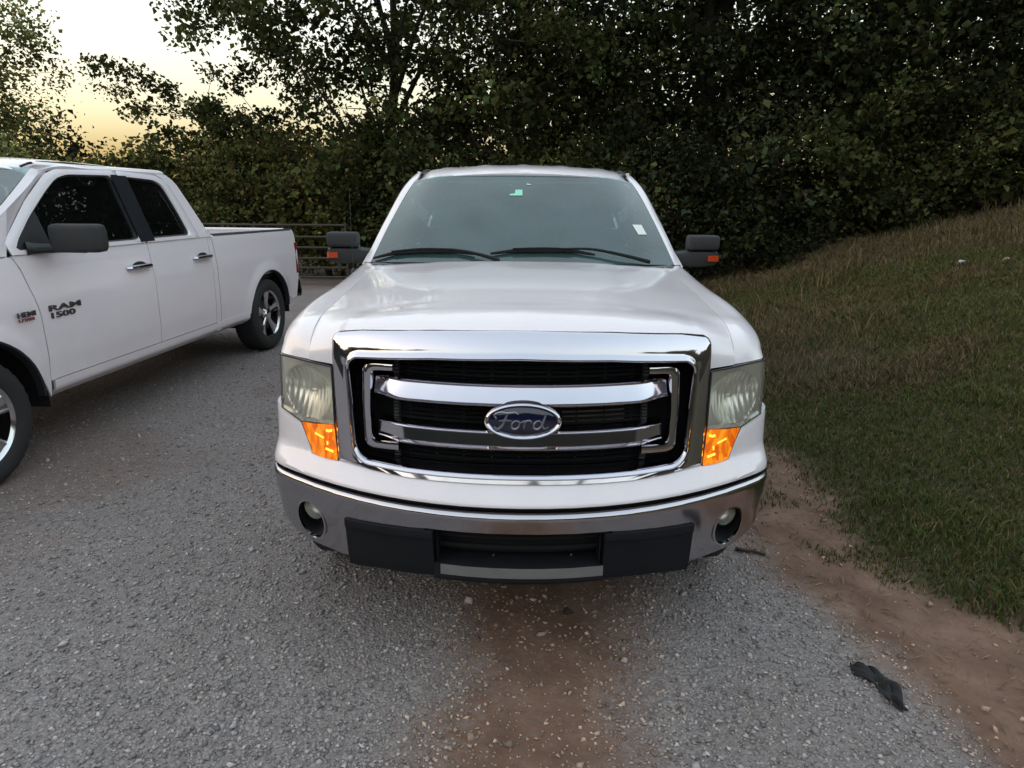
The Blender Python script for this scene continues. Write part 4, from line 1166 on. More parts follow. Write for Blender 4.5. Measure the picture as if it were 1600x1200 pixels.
# cab sides
AO = [(1.80, 1.335), (2.12, 1.570), (2.52, 1.815), (2.62, 1.862), (2.80, 1.878), (3.9, 1.872), (4.08, 1.84), (4.17, 1.60), (4.20, 1.33)]
for s in (-1, 1):
    # A pillar: from windshield edge round to the door frame
    a_in = cr([(s * .885, 1.80, 1.338), (s * .812, 2.14, 1.580), (s * .728, 2.53, 1.812), (s * .706, 2.60, 1.853), (s * .705, 2.75, 1.874), (s * .70, 3.4, 1.876), (s * .70, 4.05, 1.86)], 40)
    a_mid = cr([(s * .922, 1.815, 1.338), (s * .850, 2.165, 1.582), (s * .760, 2.555, 1.824), (s * .738, 2.63, 1.858), (s * .728, 2.78, 1.878), (s * .726, 3.4, 1.880), (s * .72, 4.05, 1.862)], 40)
    a_out = cr([(s * .938, 1.87, 1.33), (s * .868, 2.22, 1.578), (s * .784, 2.61, 1.815), (s * .760, 2.69, 1.848), (s * .748, 2.82, 1.862), (s * .746, 3.4, 1.864), (s * .738, 4.05, 1.846)], 40)
    a_back = cr([(s * .925, 1.95, 1.33), (s * .855, 2.29, 1.565), (s * .775, 2.67, 1.790), (s * .758, 2.74, 1.825), (s * .748, 2.85, 1.835), (s * .746, 3.4, 1.838), (s * .738, 4.05, 1.82)], 40)
    lip = a_in - np.array([0, -.01, .012])
    mb = MB(); mb.grid([lip, a_in, a_mid, a_out, a_back]); mb.build('pillar', 'paint', tA, sharp=60)
    def XG(y, z): return float(np.interp(z, [.4, 1.31, 1.36, 1.87], [.99, .948, .932, .735]))
    def door(y0, y1, win, up, hy, name='door'):
        mb = MB(); panel(mb, const(y0), const(y1), const(.52), const(1.32), XA, s, nu=10, nv=14)
        B = ring_panel(mb, up, rounded(win, .05), XG, s)
        d = mb.build(name, 'paint', tA, solid=.02)
        g = MB(); pane(g, B, XG, s, .03); g.build('window', 'tint', d)
        h = MB(); h.tube([Vector((s * (XA(hy, 1.14) + q), yy, 1.14)) for yy, q in ((hy - .1, -.01), (hy - .08, .035), (hy + .08, .035), (hy + .1, -.01))], .013, 6); h.build('handle', 'paint', d)
    door(1.835, 2.92, [(2.02, 1.36), (2.36, 1.58), (2.66, 1.775), (2.76, 1.81), (2.86, 1.81), (2.86, 1.36)], [(1.84, 1.322), (2.26, 1.60), (2.62, 1.82), (2.76, 1.86), (2.92, 1.865), (2.92, 1.322)], 2.78)
    door(2.93, 3.86, [(2.99, 1.36), (2.99, 1.81), (3.55, 1.81), (3.68, 1.78), (3.80, 1.55), (3.83, 1.36)], [(2.93, 1.322), (2.93, 1.865), (3.60, 1.862), (3.75, 1.83), (3.86, 1.56), (3.86, 1.322)], 3.72)
    mb = MB(); panel(mb, const(3.87), const(4.20), const(.46), const(1.32), XA, s, nu=6, nv=12)
    panel(mb, lambda z: float(np.interp(z, [1.32, 1.56, 1.86], [3.87, 3.87, 3.62])), lambda z: float(np.interp(z, [1.32, 1.86], [4.20, 4.06])), const(1.32), const(1.86), XG, s, nu=6, nv=8)
    mb.grid([[(s * XG(0, 1.865), y, 1.865), (s * .735, y, 1.88)] for y in (2.7, 3.4, 4.1)])
    mb.build('cab_corner', 'paint', tA, solid=.02)
    mb = MB(); panel(mb, const(1.45), const(4.2), const(.40), const(.515), lambda y, z: XA(y, z) - .012, s, nu=12, nv=5); mb.build('rocker', 'paint', tA, solid=.02)
    us = np.unique(np.r_[np.linspace(0, 1, 12), [(AXR + ARC * cos(a) - 4.22) / (5.80 - 4.22) for a in np.linspace(0, pi, 26) if AXR + ARC * cos(a) > 4.22]])
    mb = MB(); panel(mb, const(4.22), const(5.80), lambda y: archA(y, .47), const(1.36), lambda y, z: XA(y, min(z, 1.2)), s, us=us, nv=14)
    mb.grid([[(s * XA(y, 1.2), y, 1.36), (s * .93, y, 1.37), (s * .88, y, 1.365), (s * .86, y, 1.30), (s * .86, y, .80)] for y in (4.22, 5.0, 5.80)])
    mb.build('bed_side', 'paint', tA, solid=.015)
    mb = MB(); mb.box((s * .93, 5.81, 1.10), (.10, .05, .42)); mb.build('tail_light', 'red', tA, bevel=.015)
mb = MB(); mb.grid([[(x, 4.19 - (z - 1.3) * .25, z) for z in (.5, 1.35, 1.45)] for x in (-.93, 0, .93)]); mb.build('cab_back', 'paint', tA, solid=.02)
mb = MB(); mb.grid([[(x * (1 - (z - 1.42) * .28), 4.20 - (z - 1.3) * .25, z) for z in (1.44, 1.84)] for x in (-.85, 0, .85)]); mb.build('rear_window', 'tint', tA)
mb = MB(); mb.box((0, 5.79, 1.07), (1.72, .06, .58)); mb.build('tailgate', 'paint', tA, bevel=.02)
mb = MB(); mb.box((0, 5.0, .78), (1.72, 1.56, .04)); mb.box((0, 4.24, 1.05), (1.72, .04, .55)); mb.build('bed_floor', 'black', tA)
mb = MB(); mb.box((0, 5.92, .62), (1.86, .16, .20)); mb.build('rear_bumper', 'chrome', tA, bevel=.03)
mb = MB(); mb.box((0, 2.9, .62), (1.5, 4.9, .24)); mb.box((0, 1.0, .82), (1.0, 1.0, .45)); mb.box((0, 2.9, .78), (1.8, 2.5, .06)); mb.build('chassis', 'pit', tA)
for s in (-1, 1):
    for y in (AXF, AXR): wheel(tA, (s * .84, y, TYRE), TYRE, .235, .25, s)
# interior
mb = MB(); mb.grid([[(x, y, z) for (y, z) in ((1.70, 1.335), (1.95, 1.345), (2.20, 1.34), (2.28, 1.28), (2.26, 1.0), (2.2, .8))] for x in np.linspace(-.86, .86, 9)]); mb.build('dashboard', 'dash', tA)
for x in (-.42, .42): seat(tA, x, 2.75, .86)
mb = MB(); mb.box((0, 3.75, 1.0), (1.5, .16, .8)); mb.build('rear_seat', 'seat', tA, bevel=.05)
sw = MB(); ring = [Vector((.42 + .19 * cos(a), 2.40 + .19 * sin(a) * .42, 1.27 + .19 * sin(a) * .9)) for a in np.linspace(0, 2 * pi, 30)]
sw.tube(ring, .015, 8, cap=False); sw.tube([Vector((.42, 2.40, 1.27)), Vector((.42, 2.22, 1.20))], .03, 8); sw.box((.42, 2.40, 1.27), (.34, .03, .05)); sw.build('steering_wheel', 'black', tA)
mb = MB(); mb.box((0, 2.36, 1.755), (.22, .03, .06)); mb.tube([(0, 2.36, 1.77), (0, 2.37, 1.82)], .012, 6); mb.build('rear_view_mirror', 'black', tA, bevel=.01)
mb = MB(); mb.grid([[(x, 2.52, 1.835 - .01 * abs(x)), (x, 3.0, 1.88), (x, 4.05, 1.86)] for x in np.linspace(-.66, .66, 7)]); mb.build('headliner', 'dash', tA)
# stickers on the glass
def on_glass(pts, name, mat, k=-.003):
    mb = MB(); mb.poly([gpt(u, v, k) for (u, v) in pts]); return mb.build(name, mat, shield, smooth=False)
def find(u_px): return None
on_glass([(.448, .700), (.498, .700), (.498, .777), (.470, .777), (.468, .727), (.448, .720)], 'green_sticker', 'sticker_green')
on_glass([(.893, .393), (.932, .40), (.938, .297), (.903, .290)], 'white_sticker', 'sticker_white')
on_glass([(.425, .857), (.445, .845), (.455, .832), (.44, .848)], 'glue_mark', 'sticker_white')
on_glass([(.512, .850), (.530, .845), (.535, .852), (.518, .86)], 'glue_mark', 'sticker_white')
# wipers
def wiper(arm, bl):
    mb = MB(); P = cr([gpt(u, v, -.014) for (u, v) in bl], 20); mb.tube([Vector(p) for p in P], [.006 + .008 * sin(pi * i / 19) for i in range(20)], 6)
    P2 = cr([gpt(u, v, -.030) for (u, v) in bl[1:-1]], 14); mb.tube([Vector(p) for p in P2], .005, 6)
    w = mb.build('wiper', 'pit', tA)
    mb = MB(); P = cr([gpt(u, v, -k) for (u, v, k) in arm], 16); mb.tube([Vector(p) for p in P], [.011 - .006 * i / 15 for i in range(16)], 6); mb.build('wiper_arm', 'pit', w)
wiper([(.43, .0, .02), (.37, .045, .025), (.28, .09, .025), (.20, .09, .02)], [(.012, .02), (.08, .065), (.18, .09), (.28, .088), (.35, .065)])
wiper([(.90, .0, .02), (.82, .045, .03), (.72, .10, .03), (.60, .11, .02)], [(.40, .07), (.47, .095), (.57, .105), (.66, .10), (.73, .07)])
# door mirrors
for s in (-1, 1):
    mb = MB(); P = []
    for (u, sc) in ((0, .75), (.03, .93), (.10, 1.0), (.90, 1.0), (.97, .94), (1.0, .78)):
        x = .985 + .180 * u; row = []
        for a in np.linspace(0, 2 * pi, 20, endpoint=False):
            ca, sa = cos(a), sin(a); e = .38
            yy = 1.945 + .055 * np.sign(ca) * abs(ca) ** e * sc; zz = 1.458 + .044 * np.sign(sa) * abs(sa) ** e * sc
            row.append((s * x, yy, zz))
        P.append(row)
    mb.grid(P, cv=True); mb.poly(P[0]); mb.poly(P[-1]); mir = mb.build('door_mirror', 'grey', tA, sharp=50)
    mb = MB(); P = []
    for (x, zt, zb, y0, y1) in ((.925, 1.40, 1.33, 1.93, 2.03), (.96, 1.405, 1.322, 1.91, 2.02), (1.00, 1.412, 1.318, 1.895, 2.01), (1.08, 1.413, 1.316, 1.892, 2.01), (1.150, 1.412, 1.325, 1.897, 2.01), (1.168, 1.405, 1.340, 1.915, 2.0)):
        P.append([(s * x, y0, (zt + zb) / 2), (s * x, y0 + .006, zt - .008), (s * x, y0 + .03, zt), (s * x, y1, zt), (s * x, y1, zb), (s * x, y0 + .03, zb), (s * x, y0 + .006, zb + .010)])
    mb.grid(P, cv=True); mb.poly(P[0]); mb.poly(P[-1]); mb.build('mirror_base', 'black', mir, sharp=40)
    mb = MB(); G = [[(s * x, 1.8885 + (.02 if x > 1.16 else .004 if x > 1.14 else 0), z) for z in (1.352, 1.370, 1.386)] for x in np.linspace(1.100, 1.169, 7)]
    mb.grid(G); mb.build('mirror_marker', 'amber_glow', mir, solid=.004)
    mb = MB(); mb.box((s * 1.075, 2.015, 1.42), (.155, .006, .15)); mb.build('mirror_glass', 'chrome', mir, bevel=.01)
# aerial on the fender
mb = MB(); mb.lathe([(.016, 0), (.014, .02), (.006, .035), (.003, .04)], (-.935, 1.60, 1.285), 'z', 12); aer = mb.build('aerial', 'black', tA)
mb = MB(); mb.tube([(-.935, 1.60, 1.31), (-.945, 1.64, 1.50), (-.952, 1.68, 1.72)], .0013, 5); mb.build('aerial_mast', 'black', aer)
# ---------------------------------------------------------------- the parked crew-cab truck on the left
aB = .06
nB = (cos(aB), -sin(aB))
tB = empty('pickup_truck', (-3.125 - nB[0] * .985, 1.459 - nB[1] * .985, 0), -aB)
tag(tB, 'white crew-cab pickup truck parked on the left, seen along its side', 'pickup truck')
BF, BR, BARC, BT = 0.0, 3.83, .515, .405
def XB(y, z):
    x = float(np.interp(z, [.38, .46, .52, .60, .66, .80, .98, 1.06, 1.16, 1.28, 1.33], [.955, .972, .978, .984, .992, .998, 1.002, 1.003, .992, .982, .972]))
    x *= float(np.interp(y, [-.95, -.7, -.4, 0], [.90, .955, .985, 1.0]))
    fl = .022 * sum(float(sstep(.13, 0, abs(math.hypot(y - c, z - .40) - BARC))) for c in (BF, BR)) * (z < 1.02)
    return x + fl
def XH(y, z): return float(np.interp(z, [1.30, 1.36, 1.87, 1.92], [.985, .978, .805, .780]))
def archB(base):
    def f(y):
        for c in (BF, BR):
            if abs(y - c) < BARC: return max(base, .40 + sqrt(BARC ** 2 - (y - c) ** 2))
        return base
    return f
seamF = pw([.4, .5, .67, .97, 1.26, 1.33, 1.40], [.555, .56, .58, .572, .505, .47, .44])
for s in (1, -1):
    # fender with rounded top
    ftop = pw([-.95, -.6, -.2, .2, .45, .60], [1.10, 1.17, 1.235, 1.295, 1.33, 1.345])
    us = np.unique(np.r_[np.linspace(0, 1, 14), [(BF + BARC * cos(a) + .88) / (.58 + .88) for a in np.linspace(0, pi, 30)]])
    us = us[(us >= 0) & (us <= 1)]
    mb = MB(); panel(mb, const(-.88), lambda z: seamF(z) - .004, archB(.42), ftop, XB, s, us=us, nv=18)
    G = []
    for y in np.linspace(-.88, .45, 14):
        zt = ftop(y); x = XB(y, zt)
        G.append([(s * x, y, zt), (s * (x - .02), y, zt + .012), (s * (x - .07), y, zt + .026), (s * (x - .20), y, zt + .034)])
    mb.grid(G); mb.build('fender', 'paint', tB, sharp=50, solid=.012)
    def side(name, y0, y1, zl, zh, n=14, mat='paint', X=XB, nv=14, us=None):
        m_ = MB(); panel(m_, y0, y1, zl, zh, X, s, nu=n, nv=nv, us=us); return m_
    # doors
    def doorB(y0, y1, up, win, hy, nm):
        mb = side(nm, y0, y1, const(.525), const(1.338), 16, nv=22)
        Bq = ring_panel(mb, up, rounded(win, .045), XH, s, 72)
        d = mb.build('door', 'paint', tB, sharp=45, solid=.022)
        g = MB(); pane(g, Bq, XH, s, .030); g.build('window', 'tint', d)
        m2 = MB(); B2 = np.array(Bq); c = B2.mean(0)
        m2.grid([[(s * (XH(*q) - .008), q[0], q[1]) for q in B2], [(s * (XH(*q) - .012), q[0], q[1]) for q in c + (B2 - c) * .965], [(s * (XH(*q) - .032), q[0], q[1]) for q in c + (B2 - c) * .96]], cv=True)
        m2.build('window_seal', 'black', d)
        # pull handle with its dark pocket
        h = MB(); P = [(hy - .135, .004), (hy - .12, .028), (hy - .05, .036), (hy + .06, .036), (hy + .115, .028), (hy + .13, .004)]
        h.tube([Vector((s * (XB(y, 1.165) + o), y, 1.165 + .012 * (y - hy))) for y, o in P], [.014, .019, .021, .021, .019, .014], 8); hd = h.build('handle', 'chrome', d)
        h = MB(); rings = []
        for f, k in ((1, .0035), (.8, .004), (.05, .004)):
            rings.append([(s * (XB(hy, 1.17 + .036 * f * sin(q)) + k), hy + .02 + .085 * f * cos(q), 1.172 + .034 * f * sin(q)) for q in np.linspace(0, 2 * pi, 24, endpoint=False)])
        h.grid(rings, cv=True); h.build('handle_pocket', 'black', hd)
        return d
    d1 = doorB(lambda z: seamF(z) + .004, const(1.772), [(.475, 1.34), (.455, 1.42), (.76, 1.66), (1.03, 1.835), (1.16, 1.875), (1.772, 1.892), (1.772, 1.34)],
          [(.50, 1.372), (.74, 1.56), (.985, 1.725), (1.13, 1.81), (1.25, 1.838), (1.71, 1.848), (1.71, 1.372)], 1.60, 'door')
    d2 = doorB(const(1.780), const(2.660), [(1.780, 1.34), (1.780, 1.892), (2.27, 1.872), (2.39, 1.83), (2.47, 1.60), (2.53, 1.34)],
          [(1.86, 1.372), (1.86, 1.845), (2.22, 1.830), (2.315, 1.785), (2.375, 1.57), (2.41, 1.372)], 2.51, 'door')
    # black pillar trim between the windows
    mb = MB(); mb.grid([[(s * (XH(y, z) + .007), y, z) for z in np.linspace(1.352, 1.858, 8)] for y in (1.695, 1.7755)]); mb.build('pillar_trim', 'valance', d1, solid=.006)
    mb = MB(); mb.grid([[(s * (XH(y, z) + .007), y, z) for z in np.linspace(1.352, 1.855, 8)] for y in (1.7765, 1.875)]); mb.build('pillar_trim', 'valance', d2, solid=.006)
    # crease along the doors
    # A pillar and roof rail
    a0 = cr([(s * .93, .06, 1.335), (s * .905, .52, 1.615), (s * .842, .78, 1.765), (s * .792, .96, 1.868)], 20)
    a1 = cr([(s * .965, .10, 1.335), (s * .925, .56, 1.612), (s * .868, .84, 1.765), (s * .818, 1.02, 1.865)], 20)
    a2 = cr([(s * XH(0, 1.41), .44, 1.41), (s * XH(0, 1.66), .755, 1.666), (s * XH(0, 1.79), .955, 1.80), (s * XH(0, 1.85), 1.07, 1.857)], 20)
    a3 = cr([(s * (XH(0, 1.41) - .03), .47, 1.40), (s * (XH(0, 1.66) - .03), .79, 1.65), (s * (XH(0, 1.79) - .03), .99, 1.785), (s * (XH(0, 1.85) - .03), 1.09, 1.84)], 20)
    mb = MB(); mb.grid([a0 - np.array([0, -.02, .02]), a0, a1, a2, a3])
    mb.grid([[(s * (.965), .10, 1.335), (s * .972, .44, 1.34), (s * XH(0, 1.41), .44, 1.41)], [(s * .925, .56, 1.612)] * 2 + [(s * XH(0, 1.41), .44, 1.41)]])
    mb.build('pillar', 'paint', tB, sharp=50)
    # cab rear corner
    mb = side('c', const(2.668), const(2.742), const(.44), const(1.40), 4)
    panel(mb, lambda z: float(np.interp(z, [1.34, 1.60, 1.83, 1.88], [2.535, 2.475, 2.395, 2.28])), lambda z: float(np.interp(z, [1.34, 1.42, 1.60, 1.80, 1.86, 1.9], [2.742, 2.69, 2.62, 2.535, 2.48, 2.40])), const(1.34), const(1.885), XH, s, nu=7, nv=14)
    mb.build('cab_corner', 'paint', tB, sharp=50, solid=.02)
    # roof edge above the doors
    mb = MB(); mb.grid([[(s * (XH(0, z0) - dx), y, z0 + dz) for (z0, dx, dz) in ((1.87, .03, 0), (1.895, 0, 0), (1.905, .012, .006), (1.905, .045, .016))] for y in np.linspace(1.0, 2.42, 10)]); mb.build('roof_rail', 'paint', tB)
    mb = MB(); mb.tube([Vector(p) for p in cr([(s * .728, .955, 1.880), (s * .742, 1.02, 1.905), (s * .748, 1.2, 1.918), (s * .748, 1.6, 1.917), (s * .738, 2.4, 1.880)], 24)], .008, 6); mb.build('roof_moulding', 'black', tB)
    # rocker, bed side
    mb = side('r', const(.60), const(3.30), const(.405), const(.518), 24, X=lambda y, z: XB(y, z) + .004 - .05 * float(sstep(.46, .40, z)), nv=7); mb.build('rocker', 'paint', tB, solid=.015)
    us = np.unique(np.r_[np.linspace(0, 1, 14), [(BR + BARC * cos(a) - 2.756) / (4.66 - 2.756) for a in np.linspace(0, pi, 34)]])
    mb = side('b', const(2.756), lambda z: float(np.interp(z, [.5, .8, 1.2, 1.32], [4.60, 4.66, 4.655, 4.63])), archB(.50), lambda y: 1.335 - .012 * (y - 2.76), us=us, nv=18)
    mb.grid([[(s * XB(y, 1.33), y, 1.335 - .012 * (y - 2.76)), (s * .955, y, 1.352 - .012 * (y - 2.76)), (s * .90, y, 1.350 - .012 * (y - 2.76)), (s * .885, y, 1.30), (s * .885, y, .85)] for y in np.linspace(2.756, 4.63, 8)])
    mb.build('bed_side', 'paint', tB, sharp=50, solid=.015)
    mb = MB(); mb.grid([[(s * .972, y, 1.345 - .012 * (y - 2.76)), (s * .955, y, 1.362 - .012 * (y - 2.76)), (s * .90, y, 1.360 - .012 * (y - 2.76)), (s * .885, y, 1.33)] for y in np.linspace(2.80, 4.60, 6)]); mb.build('bed_rail_cap', 'grey', tB, solid=.006)
    mb = MB(); G = [[(s * x, y, z) for (x, y) in ((.86, 4.69), (.93, 4.70), (.975, 4.685), (1.000, 4.655), (1.003, 4.60))] for z in np.linspace(.80, 1.17, 6)]; mb.grid(G); mb.build('tail_light', 'red', tB, solid=.01)
    # wheels and wells
    for c in (BF, BR):
        mb = MB(); mb.grid([[(s * x, c + .56 * cos(a), .40 + .56 * sin(a)) for a in np.linspace(-.1, pi + .1, 22)] for x in (.50, .955)])
        mb.grid([[(s * .50, c + r * cos(a), .40 + r * sin(a)) for a in np.linspace(0, pi, 16)] for r in (.02, .56)]); mb.build('wheel_well', 'pit', tB)
        wheel(tB, (s * .85, c, BT), BT, .272, .27, s)
        # rubber-black arch lip
        mb = MB(); mb.grid([[(s * (XB(c + BARC * cos(a), .40 + BARC * sin(a)) + o), c + (BARC - q) * cos(a), .40 + (BARC - q) * sin(a)) for a in np.linspace(.08, pi - .08, 30)] for (o, q) in ((-.002, .0), (-.006, .012), (-.05, .02))]); mb.build('arch_lip', 'black', tB)
# lettering (only the side that shows)
def side_m(y, z, off=.004):
    return Matrix(((0, 0, 1, XB(y, z) + off), (1, 0, 0, y), (0, 1, 0, z), (0, 0, 0, 1)))
for (o, mtn, ex) in ((.0, 'letter_dark', .004),):
    text_obj('door_lettering', 'RAM', .052, mtn, side_m(.632, .972), tB, ex, sx=2.75, bold=.0013)
    text_obj('door_lettering', '1500', .050, mtn, side_m(.630, .925), tB, ex, sx=2.30, bold=.0013)
    text_obj('fender_lettering', 'HEMI', .044, mtn, side_m(.375, .972, .016), tB, ex, sx=1.45, bold=.0008)
    text_obj('fender_lettering', '5.7 LITER', .026, 'letter_red', side_m(.378, .945, .016), tB, ex, sx=1.22, bold=.0)
# hood, windshield, roof
G = []
for x in np.linspace(-.80, .80, 33):
    a = abs(x) / .8
    G.append([(x, y + (.10 * a * a if y < -.5 else 0), z - .05 * a ** 2.2) for y, z in cr([(-1.0, 1.0), (-.98, 1.09), (-.93, 1.135), (-.7, 1.20), (-.3, 1.27), (.02, 1.315), (.12, 1.325)], 26)])
mb = MB(); mb.grid(G); mb.build('hood', 'paint', tB, solid=.012)
def wrow(y, z, hx, sweep, dz): return [(q * hx, y + sweep * abs(q) ** 2, z - dz * abs(q) ** 2) for q in np.linspace(-1, 1, 9)]
mb = MB(); Wb = surf([wrow(.02, 1.335, .93, .10, .01), wrow(.42, 1.63, .90, .10, .015), wrow(.83, 1.905, .792, .13, .037)], 14, 25); mb.grid(Wb); shB = mb.build('windshield', 'windshield', tB)
mb = MB(); q0 = np.array(Wb)[19, 12]; mb.poly([tuple(q0 + np.array(d)) for d in ((0, .0, .006), (.10, .012, .002), (.10, .035, .017), (0, .023, .021))]); mb.build('windshield_sticker', 'sticker_green', shB, smooth=False)
mb = MB(); mb.grid([[(x, y, z) for y, z in ((.08, 1.28), (.02, 1.335), (.14, 1.345))] for x in (-.93, 0, .93)]); mb.build('cowl', 'black', tB)
RB = []
for y, zc in ((.80, 1.900), (.90, 1.930), (1.05, 1.952), (1.5, 1.965), (2.0, 1.952), (2.35, 1.925), (2.47, 1.895), (2.52, 1.86)):
    hw = float(np.interp(y, [.8, 1.1, 2.5], [.785, .805, .79])); row = []
    for q in np.linspace(-1, 1, 25):
        a = abs(q); row.append((q * hw, y + (.13 * a ** 2.3 if y < 1 else .05 * a ** 2 if y < 1.2 else -.02 * a ** 3 if y > 2.3 else 0), zc - .045 * a ** 2.2 - .03 * float(sstep(.88, 1, a))))
    RB.append(row)
mb = MB(); mb.grid(surf(RB, 36, 51)); mb.build('roof', 'paint', tB, sharp=50, solid=.02)
mb = MB(); mb.grid([[(x * (1 - max(0, z - 1.4) * .25), 2.745 - max(0, z - 1.36) * .52, z) for z in (.45, 1.36, 1.46)] for x in (-.95, 0, .95)]); mb.build('cab_back', 'paint', tB, solid=.02)
mb = MB(); mb.grid([[(x * (1 - max(0, z - 1.4) * .25), 2.742 - max(0, z - 1.36) * .52, z) for z in (1.45, 1.88)] for x in (-.86, 0, .86)]); mb.build('rear_window', 'tint', tB)
mb = MB(); mb.box((0, 4.66, 1.04), (1.72, .06, .60)); mb.build('tailgate', 'paint', tB, bevel=.02)
mb = MB(); mb.box((0, 3.70, .82), (1.77, 1.86, .04)); mb.box((0, 2.80, 1.08), (1.77, .03, .52)); mb.build('bed_floor', 'black', tB)
mb = MB(); G = [[(x, 4.70 + .09 * (1 - (abs(x) / 1.0) ** 4) + k, z) for (z, k) in ((.50, -.05), (.52, 0), (.62, .02), (.72, .0), (.745, -.05))] for x in np.linspace(-1.0, 1.0, 25)]; mb.grid(G); mb.build('rear_bumper', 'chrome', tB, solid=.02)
mb = MB(); mb.box((0, 1.9, .60), (1.4, 5.2, .22)); mb.box((0, 1.6, .72), (1.8, 2.2, .06)); mb.box((0, -.1, .85), (.9, .9, .4)); mb.build('chassis', 'pit', tB)
# nose (out of the picture, kept simple but whole)
mb = MB(); G = [[(x, -1.02 + .12 * (abs(x) / .9) ** 2 + k, z) for (z, k) in ((.42, .10), (.46, .0), (.62, -.03), (.70, .0), (.72, .05))] for x in np.linspace(-.92, .92, 25)]; mb.grid(G); mb.build('front_bumper', 'chrome', tB)
mb = MB(); mb.grid([[(x, -1.0 + .12 * (abs(x) / .9) ** 2, z) for z in (.70, .85, 1.02)] for x in np.linspace(-.60, .60, 15)]); mb.build('grille', 'black', tB)
for s in (-1, 1):
    mb = MB(); mb.grid([[(s * x, -1.0 + .12 * (x / .9) ** 2 + .10 * max(0, x - .75) / .15, z) for z in (.84, .94, 1.06)] for x in np.linspace(.61, .90, 8)]); mb.build('headlight', 'headlens', tB)
    # door mirror: tall towing head on an arm
    mb = MB(); P = []
    for (u, sc) in ((0, .72), (.03, .92), (.10, 1.0), (.88, 1.0), (.96, .94), (1.0, .76)):
        x = 1.055 + .315 * u; row = []
        for a in np.linspace(0, 2 * pi, 20, endpoint=False):
            ca, sa = cos(a), sin(a); e = .40
            row.append((s * x, .735 + .02 * u + .060 * np.sign(ca) * abs(ca) ** e * sc, 1.435 + .090 * np.sign(sa) * abs(sa) ** e * sc))
        P.append(row)
    mb.grid(P, cv=True); mb.poly(P[0]); mb.poly(P[-1]); mir = mb.build('door_mirror', 'grey', tB, sharp=50)
    mb = MB(); mb.tube([Vector(p) for p in cr([(s * .965, .60, 1.375), (s * 1.02, .66, 1.372), (s * 1.10, .73, 1.372), (s * 1.25, .745, 1.37)], 12)], [.045, .036, .034, .03] + [.03] * 8, 10)
    P_ = [(.50, 1.35), (.50, 1.39), (.80, 1.605), (.80, 1.35)]
    mb.poly([(s * (XH(0, z) + .002), y, z) for y, z in P_]); mb.poly([(s * (XH(0, z) - .02), y, z) for y, z in P_]); mb.build('mirror_arm', 'black', mir)
    mb = MB(); mb.box((s * 1.21, .805, 1.435), (.27, .006, .155)); mb.build('mirror_glass', 'chrome', mir, bevel=.01)
for x in (-.42, .42): seat(tB, x, 1.10, .86)
mb = MB(); mb.box((0, 2.30, 1.02), (1.5, .18, .75)); mb.build('rear_seat', 'seat', tB, bevel=.05)
mb = MB(); mb.grid([[(x, y, z) for (y, z) in ((.12, 1.335), (.40, 1.34), (.62, 1.33), (.68, 1.25), (.64, .8))] for x in np.linspace(-.88, .88, 7)]); mb.build('dashboard', 'dash', tB)
# ---------------------------------------------------------------- small things lying about
def lump(name, loc, dims, mat, label, cat, seed, nu=14, nv=8, rot=0.0, rough=.25):
    rs = np.random.default_rng(seed); ph = rs.uniform(0, 6, 8)
    P = []
    for j in range(nv + 1):
        v = -pi / 2 + pi * j / nv; row = []
        for i in range(nu):
            u = 2 * pi * i / nu
            r = 1 + rough * (sin(3 * u + ph[0] + v) * .5 + sin(5 * u + ph[1]) * .35 * cos(v) + sin(4 * v + ph[2] + 2 * u) * .4)
            row.append((dims[0] / 2 * r * cos(u) * cos(v), dims[1] / 2 * r * sin(u) * cos(v), dims[2] / 2 * (r * sin(v) + .8)))
        P.append(row)
    mb = MB(); mb.grid(P, cv=True); o = mb.build(name, mat, None, sharp=45)
    o.location = (loc[0], loc[1], float(gz(loc[0], loc[1])) - .002); o.rotation_euler = (0, 0, rot)
    return tag(o, label, cat)
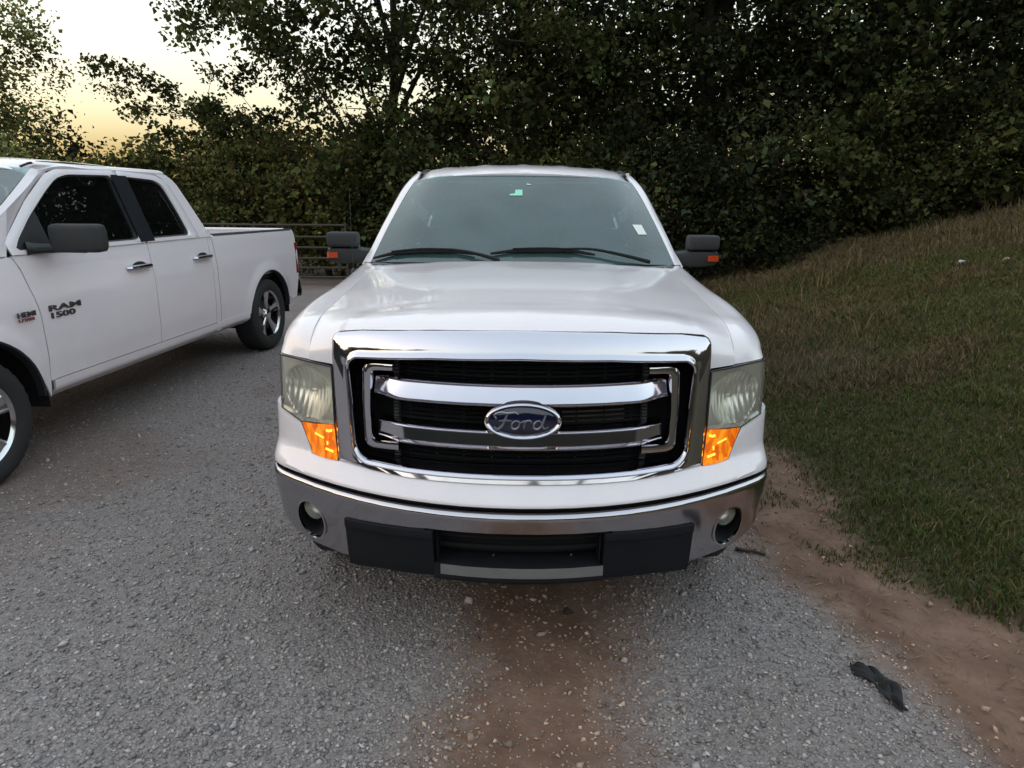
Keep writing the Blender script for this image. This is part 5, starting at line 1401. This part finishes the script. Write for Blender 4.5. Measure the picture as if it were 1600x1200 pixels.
M['rag'] = simple('dark_cloth', (0.018, 0.018, 0.020), .9, 0, .3, 40, bump=.8, bscale=60)
M['litter'] = simple('white_litter', (.55, .56, .58), .6, 0, .15, 30, bump=.3)
M['tan'] = simple('tan_litter', (.30, .25, .16), .8, 0, .2, 30, bump=.3)
M['twig'] = simple('twig_bark', (.035, .024, .018), .9, 0, .3, 60, bump=.6)
# crumpled dark cloth scrap on the gravel
G = []
for i, u in enumerate(np.linspace(0, 1, 20)):
    row = []
    w = .032 * sin(pi * min(1, u * .92 + .1)) + .012
    for v in np.linspace(-1, 1, 9):
        x = (u - .5) * .22 + .012 * sin(v * 3 + u * 5); y = v * w * (1 + .3 * sin(u * 11 + v)) + .02 * sin(u * 4)
        row.append((x, y, .010 + .009 * sin(u * 15 + v * 4) + .007 * sin(v * 7 + u * 3) - .008 * abs(v) ** 3))
    G.append(row)
mb = MB(); mb.grid(G); rag = mb.build('cloth_scrap', 'rag', None, sharp=60, solid=.004)
rag.location = (1.318, .0, float(gz(1.318, 0)) + .006); rag.rotation_euler = (0, 0, radians(-70)); tag(rag, 'crumpled dark cloth scrap lying on the gravel at lower right', 'cloth scrap')
mb = MB(); mb.tube([Vector(p) for p in cr([(-.07, .012, .012), (-.03, .0, .014), (.02, .004, .013), (.07, -.010, .010)], 12)], list(np.linspace(.010, .006, 12)), 7); mb.tube([(0, .002, .014), (.025, .02, .018)], .004, 5)
tw = mb.build('twig', 'twig', None); tw.location = (1.165, .905, float(gz(1.165, .905)) - .001); tw.rotation_euler = (0, 0, radians(-14)); tag(tw, 'short dark stick on the ground below the right fog lamp', 'stick')
lump('plastic_scrap', (5.75, 6.55), (.10, .07, .06), 'litter', 'white plastic scrap on the grassy bank', 'litter', 3, rough=.45)
lump('paper_scrap', (6.0, 6.1), (.08, .06, .05), 'tan', 'tan crumpled scrap on the bank right of the white scrap', 'litter', 5, rough=.45)
lump('clay_clod', (.213, .40), (.040, .034, .026), 'twig', 'small dark clod on the red clay in front of the truck', 'clod', 8)
